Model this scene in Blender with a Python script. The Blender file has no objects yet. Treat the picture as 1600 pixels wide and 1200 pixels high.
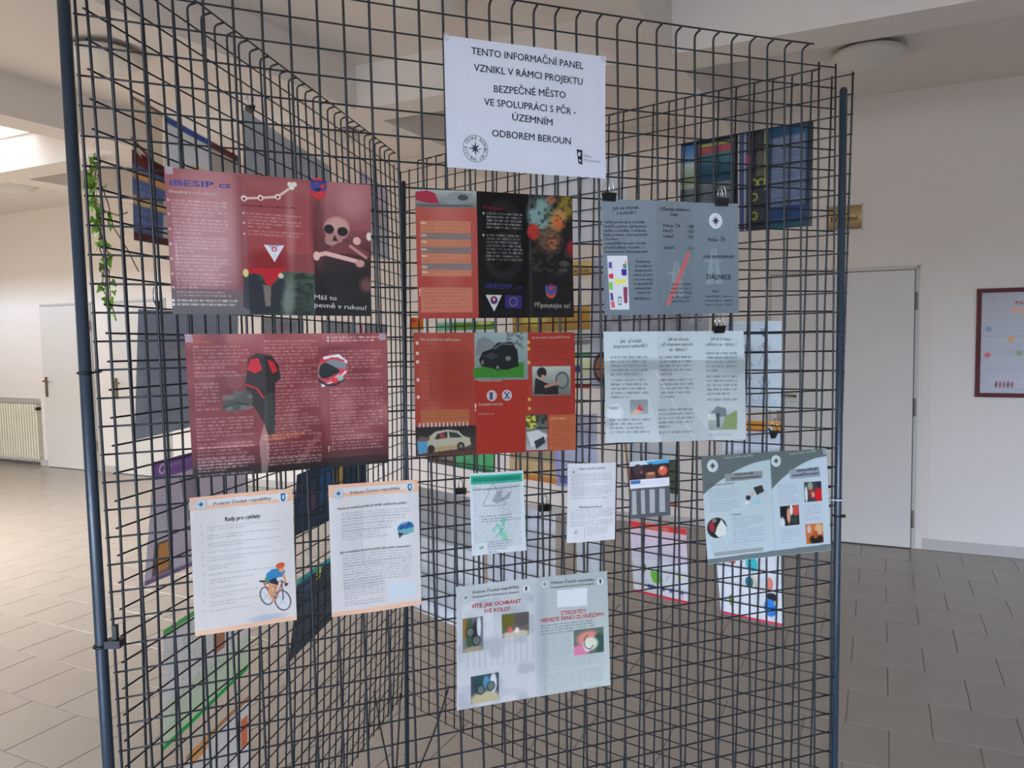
import bpy, bmesh, math, random
import numpy as np
from mathutils import Vector, Matrix

random.seed(7); rng = np.random.default_rng(7)
SC = bpy.context.scene
COL = SC.collection
H = 1.53                                    # height of the camera above the floor, metres

# ------------------------------------------------------------------ camera, sky, lights, exposure
cam_d = bpy.data.cameras.new('camera'); cam = bpy.data.objects.new('camera', cam_d); COL.objects.link(cam)
cam_d.sensor_width = 36.0; cam_d.lens = 26.81; cam_d.clip_start = 0.02
cam.matrix_world = (Matrix.Translation((0, 0, H)) @ Matrix.Rotation(math.pi/2 - 0.06654, 4, 'X')
                    @ Matrix.Rotation(-0.01737, 4, 'Z'))
SC.camera = cam
SC.view_settings.view_transform = 'Standard'; SC.view_settings.look = 'None'
SC.view_settings.gamma = 1.0; SC.view_settings.use_curve_mapping = False
SC.view_settings.exposure = 0.0

EX = Vector((0.900, -0.436, 0)).normalized()      # along the long wall
EN = Vector((0.436, 0.900, 0)).normalized()       # from the hall towards the long wall
def SN(s, n, z=0.0): return EX*s + EN*n + Vector((0, 0, z))

w = bpy.data.worlds.new('overcast_sky'); SC.world = w; w.use_nodes = True
bg = w.node_tree.nodes['Background']; bg.inputs[0].default_value = (0.80, 0.88, 1.0, 1); bg.inputs[1].default_value = 4.5

def area(name, loc, aim, sx, sy, power, color, spread=180):
    d = bpy.data.lights.new(name, 'AREA'); d.shape = 'RECTANGLE'; d.size = sx; d.size_y = sy
    d.energy = power; d.color = color; d.spread = math.radians(spread)
    o = bpy.data.objects.new(name, d); COL.objects.link(o); o.location = loc
    o.rotation_euler = (Vector(aim)-Vector(loc)).to_track_quat('-Z', 'Y').to_euler()
    return o
# daylight of the skylight bay (left), of the glazed front behind the camera, plus an added unseen fill aimed at the far left wall
area('skylight_daylight', SN(-7.2, 1.4, 3.35), SN(-6.6, 1.0, 0), 3.6, 2.4, 400, (1.0, 0.97, 0.93), 130)
area('front_sky_daylight', SN(1.8, -12.0, 6.2), SN(1.8, -7.5, 5.2), 14.0, 6.4, 22500, (0.53, 0.695, 1.0))
area('left_wall_fill', SN(-11.2, 0.3, 1.7), SN(-9.2, 5.6, 1.2), 2.4, 1.6, 34, (1.0, 0.96, 0.91), 120)

# ------------------------------------------------------------------ materials
def srgb(c):
    return tuple(((v/255)/12.92 if v/255 <= 0.04045 else ((v/255+0.055)/1.055)**2.4) for v in c)
def mat(name, col, rough=0.6, metal=0.0, noise=0.0, nscale=8.0, bump=0.0, bscale=60.0, coat=0.0):
    m = bpy.data.materials.new(name); m.use_nodes = True; nt = m.node_tree
    b = nt.nodes['Principled BSDF']; c = srgb(col)
    b.inputs['Roughness'].default_value = rough; b.inputs['Metallic'].default_value = metal
    if coat: b.inputs['Coat Weight'].default_value = coat
    b.inputs['Base Color'].default_value = (*c, 1)
    if noise:
        tc = nt.nodes.new('ShaderNodeTexCoord'); nz = nt.nodes.new('ShaderNodeTexNoise'); nz.inputs['Scale'].default_value = nscale
        nz.inputs['Detail'].default_value = 5
        mx = nt.nodes.new('ShaderNodeMix'); mx.data_type = 'RGBA'
        mx.inputs[6].default_value = (*[v*(1-noise) for v in c], 1); mx.inputs[7].default_value = (*[min(1, v*(1+noise)) for v in c], 1)
        nt.links.new(tc.outputs['Object'], nz.inputs['Vector']); nt.links.new(nz.outputs['Fac'], mx.inputs[0]); nt.links.new(mx.outputs[2], b.inputs['Base Color'])
    if bump:
        n2 = nt.nodes.new('ShaderNodeTexNoise'); n2.inputs['Scale'].default_value = bscale
        bp = nt.nodes.new('ShaderNodeBump'); bp.inputs['Strength'].default_value = bump; bp.inputs['Distance'].default_value = 0.004
        nt.links.new(n2.outputs['Fac'], bp.inputs['Height']); nt.links.new(bp.outputs['Normal'], b.inputs['Normal'])
    return m
def print_mat(name, rough, spec=0.5, through=0.3):
    m = bpy.data.materials.new(name); m.use_nodes = True; nt = m.node_tree
    b = nt.nodes['Principled BSDF']; b.inputs['Roughness'].default_value = rough; b.inputs['Specular IOR Level'].default_value = spec
    a = nt.nodes.new('ShaderNodeAttribute'); a.attribute_name = 'ink'
    tr = nt.nodes.new('ShaderNodeBsdfTranslucent'); mx = nt.nodes.new('ShaderNodeMixShader'); mx.inputs[0].default_value = through   # daylight through the paper
    nt.links.new(a.outputs['Color'], tr.inputs['Color']); nt.links.new(b.outputs[0], mx.inputs[1]); nt.links.new(tr.outputs[0], mx.inputs[2])
    nt.links.new(mx.outputs[0], nt.nodes['Material Output'].inputs['Surface'])
    nz = nt.nodes.new('ShaderNodeTexNoise'); nz.inputs['Scale'].default_value = 9
    bp = nt.nodes.new('ShaderNodeBump'); bp.inputs['Strength'].default_value = 0.12; bp.inputs['Distance'].default_value = 0.004
    nt.links.new(a.outputs['Color'], b.inputs['Base Color'])
    nt.links.new(nz.outputs['Fac'], bp.inputs['Height']); nt.links.new(bp.outputs['Normal'], b.inputs['Normal'])
    return m
M_wall = mat('wall_plaster', (224, 213, 201), 0.85, noise=0.03, nscale=1.5, bump=0.25, bscale=25)
M_dado = mat('dado_paint', (224, 215, 205), 0.7, noise=0.02, nscale=1.5, bump=0.15, bscale=25)
M_ceil = mat('ceiling_plaster', (230, 221, 211), 0.9, noise=0.02, nscale=1.0, bump=0.2, bscale=20)
M_door = mat('door_paint', (208, 201, 190), 0.55, noise=0.01)
M_frame = mat('door_frame_paint', (190, 184, 172), 0.45)
M_gap = mat('door_shadow_gap', (60, 55, 50), 0.8)
M_tile = mat('floor_tile', (150, 139, 127), 0.24, noise=0.07, nscale=5.0)
M_grout = mat('grout', (132, 123, 112), 0.9)
M_skirt = mat('skirting_tile', (186, 178, 168), 0.4, noise=0.04)
M_wire = mat('black_wire', (25, 27, 31), 0.38)
M_pole = mat('slate_blue_paint', (42, 55, 66), 0.30)
M_black = mat('black_plastic', (14, 14, 15), 0.4)
M_chrome = mat('chrome_wire', (190, 190, 195), 0.2, 1.0)
M_clear = mat('milky_tie', (205, 208, 210), 0.4)
M_brass = mat('door_handle_metal', (122, 104, 80), 0.35, 0.8)
M_rad = mat('radiator_enamel', (226, 216, 190), 0.5)
M_glass = mat('opal_glass', (222, 216, 206), 0.35)
M_lampring = mat('lamp_ring', (130, 122, 112), 0.5)
M_mahog = mat('mahogany_frame', (92, 30, 32), 0.7, noise=0.12, nscale=30)
M_leaf = mat('ivy_leaf', (96, 150, 30), 0.45, noise=0.35, nscale=14)
M_stem = mat('ivy_stem', (92, 70, 42), 0.7)
M_gloss = print_mat('glossy_print', 0.30)
M_matte = print_mat('matte_print', 0.55, 0.3)

# ------------------------------------------------------------------ helpers
def obj(name, verts, faces, m, parent=None, smooth=False, loc=None):
    me = bpy.data.meshes.new(name); me.from_pydata([tuple(v) for v in verts], [], faces); me.update()
    if m: me.materials.append(m)
    if smooth: me.polygons.foreach_set('use_smooth', [True]*len(me.polygons))
    o = bpy.data.objects.new(name, me); COL.objects.link(o)
    if parent: o.parent = parent
    if loc is not None: o.location = loc
    return o
def tag(o, label=None, cat=None, group=None, kind=None):
    if label: o['label'] = label
    if cat: o['category'] = cat
    if group: o['group'] = group
    if kind: o['kind'] = kind
    return o
def empty(name, loc, rz=0):
    o = bpy.data.objects.new(name, None); COL.objects.link(o); o.location = loc; o.rotation_euler = (0, 0, rz); o.empty_display_size = 0.05
    return o
class MB:
    def __init__(s): s.v = []; s.f = []
    def add(s, v, f):
        b = len(s.v); s.v += [Vector(p) for p in v]; s.f += [tuple(i+b for i in q) for q in f]; return s
    def box(s, x0, y0, z0, x1, y1, z1):
        v = [(x, y, z) for z in (z0, z1) for y in (y0, y1) for x in (x0, x1)]
        return s.add(v, [(0, 2, 3, 1), (4, 5, 7, 6), (0, 1, 5, 4), (2, 6, 7, 3), (0, 4, 6, 2), (1, 3, 7, 5)])
    def tube(s, pts, r, n=8, cap=True):
        pts = [Vector(p) for p in pts]; rs = r if isinstance(r, (list, tuple)) else [r]*len(pts)
        V = []; up = None
        for i, p in enumerate(pts):
            d = (pts[min(i+1, len(pts)-1)] - pts[max(i-1, 0)]).normalized()
            if up is None: up = Vector((0, 0, 1)) if abs(d.z) < 0.9 else Vector((1, 0, 0))
            a = (up - d*up.dot(d)).normalized(); b = d.cross(a); up = a
            V += [p + (a*math.cos(2*math.pi*k/n) + b*math.sin(2*math.pi*k/n))*rs[i] for k in range(n)]
        F = [(i*n+k, i*n+(k+1) % n, (i+1)*n+(k+1) % n, (i+1)*n+k) for i in range(len(pts)-1) for k in range(n)]
        if cap: F += [tuple(range(n-1, -1, -1)), tuple(range((len(pts)-1)*n, len(pts)*n))]
        return s.add(V, F)
    def build(s, name, m, parent=None, smooth=False, loc=None): return obj(name, s.v, s.f, m, parent, smooth, loc)
RZ = math.atan2(EX.y, EX.x)
def wallbox(name, s0, n0, z0, s1, n1, z1, m, parent=None):
    """a box laid out along the long wall, s / n / z"""
    mb = MB().box(s0, n0, z0, s1, n1, z1)
    o = mb.build(name, m, parent)
    if parent is None: o.rotation_euler = (0, 0, RZ)
    return o

# ------------------------------------------------------------------ the room
NW = 5.86                                    # the long wall stands at n = NW
s_l, s_r, n_b = -13.0, 6.5, -7.5
ZC = 3.10
wb = MB()
for a in [(s_l, NW, 0, -10.9, NW+.3, ZC+.1), (-10.9, NW, .83, -9.25, NW+.3, ZC+.1), (-10.9, NW+.16, 0, -9.25, NW+.3, .83), (-9.25, NW, 0, s_r, NW+.3, ZC+.1)]: wb.box(*a)
wl = wb.build('wall_back', M_wall); wl.rotation_euler = (0, 0, RZ); tag(wl, kind='structure')
db = MB()
for a in [(0.305, 1.715), ]: db.box(a[0], NW-.004, 0.076, s_r, NW, a[1])
d_ = db.build('dado', M_dado, wl)
for nm, a in (('wall_left', (s_l-.2, n_b, 0, s_l, NW+.3, ZC+.1)), ('wall_right', (s_r, n_b, 0, s_r+.2, NW+.3, ZC+.1))):
    tag(wallbox(nm, *a, M_wall), kind='structure')
fb_ = MB()                                   # the glazed front behind the camera
W0, W1, WZ0, WZ1 = -2.6, 5.6, 0.40, 2.85
for a in [(s_l, n_b-.2, 0, W0, n_b, ZC+.1), (W1, n_b-.2, 0, s_r, n_b, ZC+.1), (W0, n_b-.2, 0, W1, n_b, WZ0), (W0, n_b-.2, WZ1, W1, n_b, ZC+.1)]: fb_.box(*a)
wf = fb_.build('wall_front', M_wall); wf.rotation_euler = (0, 0, RZ); tag(wf, kind='structure')
w2 = empty('window_2', SN(0, 0, 0), RZ); tag(w2, kind='structure')
for i in range(5):
    x = W0+(W1-W0)*i/4; MB().box(x-.03, n_b-.12, WZ0, x+.03, n_b-.06, WZ1).build('mullion', M_door, w2)
for z in (WZ0, WZ1-.05): MB().box(W0, n_b-.12, z, W1, n_b-.06, z+.05).build('rail', M_door, w2)
gr = wallbox('ground', -20, -26, -.3, 20, n_b-.2, -.15, mat('paving_outside', (120, 116, 108), .9)); tag(gr, kind='structure')
cb = MB()
hs0, hs1, hn0, hn1 = -9.6, -5.75, 0.2, 3.70
for a in [(s_l, n_b, s_r, hn0), (s_l, hn1, s_r, NW+.3), (s_l, hn0, hs0, hn1), (hs1, hn0, s_r, hn1)]: cb.box(a[0], a[1], ZC, a[2], a[3], ZC+.15)
ce = cb.build('ceiling', M_ceil); ce.rotation_euler = (0, 0, RZ); tag(ce, kind='structure')
k = 1
def trim(s0, n0, z0, s1, n1, z1):
    global k
    tag(wallbox('trim_%d' % k, s0, n0, z0, s1, n1, z1, M_ceil), kind='structure'); k += 1
trim(s_l, 3.72, 2.85, s_r, 3.98, ZC+.05)                        # long downstand beam
for s1, far, near in ((-0.92, 1, 1), (-2.78, 1, 1), (-4.62, 0, 1), (-6.28, 1, 0)):
    if far: trim(s1-.25, 3.98, 2.85, s1, NW, ZC+.05)
    if near: trim(s1-.25, -0.5, 2.85, s1, 3.72, ZC+.05)
# skylight upstand with its opal panes
sb = MB()
for a in [(hs0-.06, hn0-.06, hs1+.06, hn0), (hs0-.06, hn1, hs1+.06, hn1+.06), (hs0-.06, hn0, hs0, hn1), (hs1, hn0, hs1+.06, hn1)]: sb.box(a[0], a[1], ZC+.1, a[2], a[3], ZC+.6)
sk = sb.build('window_1', M_ceil); sk.rotation_euler = (0, 0, RZ); tag(sk, kind='structure')
for i in range(1, 4):
    x = hs0 + (hs1-hs0)*i/4
    b_ = MB().box(x-.025, hn0, ZC+.5, x+.025, hn1, ZC+.56).build('glazing_bar', M_door, sk)

# floor: grout bed with 30 cm tiles laid in half bond
fl = wallbox('floor', s_l, n_b, -.12, s_r, NW+.3, -.0025, M_grout); tag(fl, kind='structure')
P = 0.2985; T_ = P-.0035
tm = bpy.data.meshes.new('tile')
bmx = bmesh.new(); bmesh.ops.create_cube(bmx, size=1.0, matrix=Matrix.Diagonal((T_, T_, .01, 1)))
bmesh.ops.translate(bmx, verts=bmx.verts, vec=(0, 0, -.005))
bmesh.ops.bevel(bmx, geom=[e for e in bmx.edges if all(v.co.z > -.001 for v in e.verts)], offset=.0015, segments=1, affect='EDGES')
bmx.to_mesh(tm); bmx.free(); tm.materials.append(M_tile)
camM = cam.matrix_world.inverted()
cells = []
for j in range(-30, 13):
    n0 = 1.943 + P*j
    for i in range(-45, 18):
        s0 = 0.045 + P*i + (P/2 if j % 2 == 0 else 0)
        cs, cn = s0+P/2, n0+P/2
        if cs > s_r-.15 or cs < s_l+.15 or cn < n_b+.15 or n0+P > NW: continue
        p = camM @ SN(cs, cn, 0)
        vis = p.z < -.5 and abs(p.x/p.z)*26.81/18 < 1.06 and abs(p.y/p.z)*26.81/13.5 < 1.1
        cells.append((not vis, -p.z if p.z < 0 else 99, cs, cn))
cells.sort()
rest = MB()
for idx, (hid, dd, cs, cn) in enumerate(cells):
    if not hid and idx < 300:
        o = bpy.data.objects.new('tile', tm); COL.objects.link(o); o.parent = fl; o.location = (cs, cn, 0)
    else:
        rest.box(cs-T_/2, cn-T_/2, -.01, cs+T_/2, cn+T_/2, 0)
n0 = 1.943+P*13
for i in range(-45, 18):
    s0 = 0.045+P*i
    if s_l+.1 < s0 < s_r-.4: rest.box(s0, n0, -.01, s0+T_, NW-.001, 0)
tag(rest.build('tiles', M_tile, fl), kind='stuff')

# skirting of tiles
bs = empty('baseboard_back', SN(0, 0, 0), RZ); tag(bs, kind='structure')
sk_ = MB().box(-.1465, -.009, 0, .1465, 0, .075)
first = None
for a, b in ((-9.31, -9.17), (-8.2, -7.94), (-6.98, -0.80), (0.27, s_r)):
    x = a
    while x < b-.02:
        L = min(.297, b-x)
        if first is None or L < .29:
            o = MB().box(-L/2+.001, -.009, 0, L/2-.001, 0, .075).build('tile', M_skirt, bs)
            if L >= .29 and first is None: first = o.data
        else:
            o = bpy.data.objects.new('tile', first); COL.objects.link(o); o.parent = bs
        o.location = (x+L/2, NW-.0005, 0.001); x += L+.003

# doors
def door(i, s0, s1, top, handle_s, hinge_s, zs=()):
    d = empty('door_%d' % i, SN(s0, NW, 0), RZ); tag(d, kind='structure'); W = s1-s0
    fb = MB().box(-.024, -.012, 0, 0, .01, top+.024).box(W, -.012, 0, W+.024, .01, top+.024).box(-.024, -.012, top, W+.024, .01, top+.024)
    fb.build('door_frame', M_frame, d)
    MB().box(0, -.006, 0, W, .002, top).build('rebate', M_gap, d)
    MB().box(.006, -.03, .008, W-.006, -.006, top-.006).build('door_leaf', M_door, d)
    for z in zs:
        MB().tube([(hinge_s-s0, -.036, z-.06), (hinge_s-s0, -.036, z+.06)], .007).build('hinge', M_lampring, d, True)
    if handle_s is not None:
        x = handle_s-s0; sg = 1 if x < W/2 else -1
        MB().box(x-.02, -.038, .86, x+.02, -.03, 1.10).build('handle_plate', M_brass, d)
        MB().tube([(x, -.034, 1.05), (x, -.08, 1.05), (x+sg*.03, -.085, 1.05), (x+sg*.12, -.085, 1.045)], .009).build('handle', M_brass, d, True)
    return d
door(1, -0.73, 0.205, 1.915, -0.66, 0.212, (1.70, .98, .21))
door(2, -9.135, -8.22, 1.95, -9.07, -8.22, (1.7, .3))
door(3, -7.90, -7.02, 1.95, -7.82, -7.02, (1.7, .3))

# radiator in its niche
ra = empty('radiator', SN(-10.62, NW, 0), RZ); tag(ra, 'cream ribbed radiator in the low wall niche beside the far left door', 'radiator')
for i in range(24):
    x = i*.0525
    rb = MB().box(x, .02, .07, x+.034, .12, .755); rb.build('rib', M_rad, ra)
MB().box(0, .045, .10, 1.25, .075, .15).box(0, .045, .68, 1.25, .075, .73).build('manifold', M_rad, ra)
MB().tube([(1.245, .06, .70), (1.30, .06, .70), (1.30, .06, .0)], .011).build('pipe', M_rad, ra, True)
MB().tube([(1.262, .06, .70), (1.262, -.0, .70)], .02).build('valve', M_black, ra, True)
for x in (.25, 1.0): MB().box(x-.02, .11, .3, x+.02, .16, .34).build('bracket', M_rad, ra)

# ceiling lamps
def lathe(prof, n=28):
    V = []; F = []
    for r, z in prof: V += [(r*math.cos(2*math.pi*i/n), r*math.sin(2*math.pi*i/n), z) for i in range(n)]
    for j in range(len(prof)-1): F += [(j*n+i, j*n+(i+1) % n, (j+1)*n+(i+1) % n, (j+1)*n+i) for i in range(n)]
    F += [tuple(range(n)), tuple(range((len(prof)-1)*n+n-1, (len(prof)-1)*n-1, -1))]
    return V, F
lamp_lab = ['round opal glass ceiling lamp above the right hand door and the wall sign', 'round opal ceiling lamp at the far left, near the bright skylight',
            'round opal ceiling lamp low behind the top wires, left of the wedge shaped beam', 'round opal ceiling lamp seen through the mesh beside the upper end of the left pole',
            'round opal ceiling lamp cut by the top edge of the photo above the mesh']
for (s, n), lb in zip([(-.09, 4.86), (-7.65, 4.72), (-3.78, 4.74), (-3.80, 2.86), (-1.88, 3.06)], lamp_lab):
    L = empty('ceiling_lamp', SN(s, n, ZC)); tag(L, lb, 'lamp', 'round ceiling lamps')
    obj('lamp_base', *lathe([(.15, 0), (.15, -.03)]), M_lampring, L, True)
    obj('lamp_shade', *lathe([(.185, -.028), (.195, -.04), (.19, -.06), (.165, -.085), (.11, -.105), (.05, -.115), (.0005, -.118)]), M_glass, L, True)

# ------------------------------------------------------------------ the three wire mesh panels
A = 0.04                                     # mesh pitch
FQ = [-0.5808, 1.0728, 0.5557, 0.3683, 0.0148, -0.0006, -0.0088, 0.0097, 0.0041, -0.0084]
LQ = [-0.5705, 1.0825, 0.5573, 1.3951, 0.0043, 0.0174, 0.0016, 0.0172, 0.019, 0.0057]
RQ = [-0.3476, 2.395, 0.546, -0.684, -0.0285, -0.0005, -0.0108, -0.0226, -0.0081, -0.0084]
def panel(Q, c, r, off=0.0):
    """point of a slightly bowed panel at column c, row r (in mesh pitches), off metres out of its plane"""
    x0, y0, z0, t, w1, w2, w3, w4, w5, w6 = Q
    c = np.asarray(c, float); r = np.asarray(r, float)
    u = c/16.5-1; v = (r-20.)/20
    o = w1*(1-u*u)+w2*v*v+w3*u*v+w4*v+w6*(1-u*u)*v + off
    d = w5*v*.8; h = -w5*u*.66
    return np.stack([x0+(c*A+d)*math.cos(t)-o*math.sin(t), y0+(c*A+d)*math.sin(t)+o*math.cos(t), z0-r*A+h+H], -1)
RV, RH = .0020, .00145
def wire_panel(Q, out, label, bend):
    """out = +1 / -1: side on which the vertical wires and the bent hooks stand"""
    p0 = panel(Q, 16.5, 43); root = empty('wire_panel', p0); tag(root, label, 'display panel', 'wire mesh panels of the stand')
    def add(pts, r, nm='wire', n=8):
        MB().tube([Vector(p)-Vector(p0) for p in pts], r, n).build(nm, M_wire, root, True)
    for c in range(34):
        off = out*(RV+RH)
        if 2 <= c <= 31:
            pts = [panel(Q, c, r, off) for r in np.linspace(43.15, 1.0, 16)]
            pts += [panel(Q, c, .60, off), panel(Q, c, .45, off+bend*.0007), panel(Q, c, .37, off+bend*.003), panel(Q, c, .325, off+bend*.0065), panel(Q, c, .26, off+bend*.0195)]
        else:
            pts = [panel(Q, c, r, off) for r in np.linspace(43.15, 0.86, 16)]
        add(pts, RV)
    for r in range(1, 44):
        add([panel(Q, c, r, 0) for c in np.linspace(-.09, 33.09, 17)], RH)
    add([panel(Q, c, .225, out*(RV+RH)+bend*.0175) for c in np.linspace(1.9, 31.3, 17)], RH*1.1)
    return root
wire_panel(FQ, -1, 'black wire mesh panel across the front, hung with the sharp leaflets', -1)
wire_panel(LQ, -1, 'black wire mesh panel receding steeply from the left pole to the corner', -1)
wire_panel(RQ, 1, 'black wire mesh panel behind, running from the corner pole to the right', 1)

def pole(top, bot, r, label):
    e_ = empty('pole', (bot[0], bot[1], 0)); tag(e_, label, 'pole', 'poles of the display stand')
    b = Vector((bot[0], bot[1], 0)); t = Vector(top)-b
    MB().tube([Vector((0, 0, .012)), t*.5, t-Vector((0, 0, .004))], r, 20).build('tube', M_pole, e_, True)
    obj('cap', *lathe([(r*.98, 0), (r*.9, .003), (r*.5, .006), (.001, .007)], 20), M_pole, e_, True, loc=t-Vector((0, 0, .005)))
    obj('foot', *lathe([(r*1.9, 0.001), (r*1.9, .008), (r*1.1, .014), (r*1.05, .03)], 20), M_black, e_, True)
    return e_
pole((-.5985, 1.066, H+.50), (-.592, 1.069), .0083, 'dark blue pole at the left, nearest the camera')
pole((.671, 1.555, H+.476), (.664, 1.552), .0075, 'dark blue pole at the right edge of the front panel')
pole((-.3235, 2.385, H+.472), (-.364, 2.385), .0075, 'dark blue corner pole at the back, where two panels meet')

# tie rods at the foot of the back corner
for pts, lb in ((((-.445, 2.30, .43), (-.428, 2.305, .30), (-.405, 2.31, .16), (-.375, 2.37, .03)), 'thin wire rod rising leftwards from the foot of the back pole'),
                (((-.215, 2.30, .43), (-.262, 2.31, .29), (-.315, 2.33, .16), (-.352, 2.37, .03)), 'thin wire rod rising rightwards from the foot of the back pole'),
                (((-.364, 2.30, .42), (-.372, 2.30, .3), (-.385, 2.32, .17), (-.376, 2.36, .03)), 'thin wire rod close along the back pole near the floor')):
    o = MB().tube([Vector(p)-Vector(pts[-1]) for p in pts], .0028, 8).build('tie_rod', M_wire, None, True, loc=pts[-1]); tag(o, lb, 'rod')

# clamps and ties on the poles
def ring(center, r, th, m, tail=None, name='cable_tie', label='', cat='cable tie', wide=None):
    pts = [Vector((r*math.cos(a), (wide or r)*math.sin(a), 0)) for a in np.linspace(0, 2*math.pi, 22)]
    root = MB().tube(pts, th, 6, False).build(name, m, None, True, loc=center); tag(root, label, cat)
    if tail: MB().tube([Vector(p) for p in tail], th*.8, 6).build('tail', m, root, True)
    return root
def vat(P0, P1, z):  # point on a line at height z
    f = (z-P0[2])/(P1[2]-P0[2]); return tuple(P0[i]+(P1[i]-P0[i])*f for i in range(3))
LP0, LP1 = (-.5985, 1.066, H+.5), (-.592, 1.069, 0)
a_ = vat(LP0, LP1, H-.045)
ring(a_, .0098, .0018, M_black, [(.009, 0, 0), (.022, -.004, .001), (.026, -.006, .002)], label='black cable tie round the left pole at mid height')
b_ = vat(LP0, LP1, H-.437)
rt = ring(b_, .0098, .0022, M_black, None, 'clamp', 'black plastic clamp on the lower part of the left pole', 'clamp')
MB().box(.008, -.008, -.002, .030, .008, .009).box(.018, -.004, .005, .024, .004, .030).build('clamp_jaw', M_black, rt)
RP0, RP1 = (.671, 1.555, H+.476), (.664, 1.552, 0)
c_ = vat(RP0, RP1, H-.352)
ring((c_[0]-.004, c_[1]-.004, c_[2]), .0135, .0015, M_clear, [(.012, -.004, 0), (.017, -.006, .002)], label='milky plastic tie round the right pole beside the leaflet')
d2 = vat(RP0, RP1, H-.388)
rt = ring((d2[0], d2[1], d2[2]), .0088, .0016, M_black, None, 'clamp', 'small black clamp on the right pole just under the milky tie', 'clamp')
MB().tube([(.007, -.003, 0), (.014, -.006, 0)], .0035, 8).build('screw', M_black, rt, True)

# binder clips
def clip(Q, c, r, out, label, up=1, ang=0.0, scale=1.0):
    p = panel(Q, c, r, out*.012); rt = empty('binder_clip', p, Q[3] + ang); tag(rt, label, 'clip', 'black binder clips'); s = scale
    y = out if True else 1
    w, hh, d = .0125*s, .014*s, .008*s
    V = [(-w, -.0015, 0), (w, -.0015, 0), (w, .0015, 0), (-w, .0015, 0), (-w, -d*.75, hh*up), (w, -d*.75, hh*up), (w, d*.75, hh*up), (-w, d*.75, hh*up)]
    V = [(a, b, c_-.35*hh*up) for a, b, c_ in V]
    obj('clip_body', V, [(0, 1, 5, 4), (2, 3, 7, 6), (4, 5, 6, 7), (0, 4, 7, 3), (1, 2, 6, 5), (0, 3, 2, 1)], M_black, rt)
    for sg in (-1, 1):
        yb = sg*d*.75; z0 = (hh*.6)*up
        pts = [(-w*.35, yb, z0), (-w*.42, yb*1.0, z0+.010*s*up), (-w*.25, yb*.9, z0+.019*s*up), (0, yb*.85, z0+.022*s*up), (w*.25, yb*.9, z0+.019*s*up), (w*.42, yb, z0+.010*s*up), (w*.35, yb, z0)]
        MB().tube(pts, .0009*s, 6).build('clip_handle', M_chrome, rt, True)
clip(FQ, 20.39, 8.0, -1, 'binder clip at the left top corner of the slate grey leaflet', ang=.1)
clip(FQ, 26.29, 7.95, -1, 'binder clip above the round star badge of the slate grey leaflet', ang=-.15)
clip(FQ, 26.13, 13.9, -1, 'binder clip on the top edge of the pale grey leaflet', ang=.2)
clip(LQ, 3.36, 12.9, 1, 'binder clip at the left below the dark red skull leaflet', ang=.6)
clip(LQ, 11.46, 3.0, 1, 'binder clip on top of the grey sheet high on the left panel', ang=.9)
clip(RQ, 29.65, 19.55, 1, 'binder clip beside the orange headed sheet at the right', ang=1.2, scale=1.2)
clip(RQ, 6.45, 25.2, 1, 'binder clip on the white sheet left of the green headed notice', ang=.7, scale=1.3)
clip(RQ, 14.42, 25.4, 1, 'binder clip on the white sheet right of the green headed notice', ang=.9, scale=1.3)

# ------------------------------------------------------------------ printed sheets
REF = np.array(srgb((190, 192, 206)))
def ink(c, g=1.0):
    return np.clip(np.array(srgb(c))/REF*0.80*g, 0, .92)
def smooth_noise(h, w_, n, seed):
    g = np.random.default_rng(seed).random((n+2, n+2)); yy = np.linspace(0, n, h); xx = np.linspace(0, n, w_)
    yi = yy.astype(int); xi = xx.astype(int); fy = (yy-yi)[:, None]; fx = (xx-xi)[None]; fy = fy*fy*(3-2*fy); fx = fx*fx*(3-2*fx)
    a = g[yi][:, xi]; b = g[yi][:, xi+1]; c = g[yi+1][:, xi]; d = g[yi+1][:, xi+1]
    return a*(1-fy)*(1-fx)+b*(1-fy)*fx+c*fy*(1-fx)+d*fy*fx
_tc = {}
def glyphs(s, bold):
    k = (s, bold)
    if k not in _tc:
        cu = bpy.data.curves.new('t', 'FONT'); cu.body = s; cu.size = 1; cu.resolution_u = 2
        o = bpy.data.objects.new('t', cu); COL.objects.link(o)
        me = bpy.data.meshes.new_from_object(o.evaluated_get(bpy.context.evaluated_depsgraph_get()))
        v = np.empty(len(me.vertices)*3); me.vertices.foreach_get('co', v); v = v.reshape(-1, 3)[:, :2].copy()
        f = [tuple(p.vertices) for p in me.polygons]
        if bold:                                              # heavier strokes: the same outlines printed again, slightly aside
            n0 = len(v); f0 = list(f); v0 = v.copy(); sh = [(.011*bold, 0), (.0055*bold, .008*min(bold, 2))]
            for i_, d_ in enumerate(sh): v = np.vstack([v, v0+np.array(d_)]); f = f+[tuple(j+n0*(i_+1) for j in q) for q in f0]
        bpy.data.objects.remove(o); bpy.data.curves.remove(cu); bpy.data.meshes.remove(me); _tc[k] = (v, f)
    return _tc[k]
CAP = .70
def ink_mesh(name, verts, faces, cols, m, parent=None):
    me = bpy.data.meshes.new(name); me.from_pydata(verts.tolist() if hasattr(verts, 'tolist') else verts, [], faces); me.update(); me.materials.append(m)
    at = me.color_attributes.new('ink', 'FLOAT_COLOR', 'POINT')
    a4 = np.ones((len(verts), 4), np.float32); a4[:, :3] = cols; at.data.foreach_set('color', a4.ravel())
    o = bpy.data.objects.new(name, me); COL.objects.link(o)
    if parent: o.parent = parent
    return o
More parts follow.
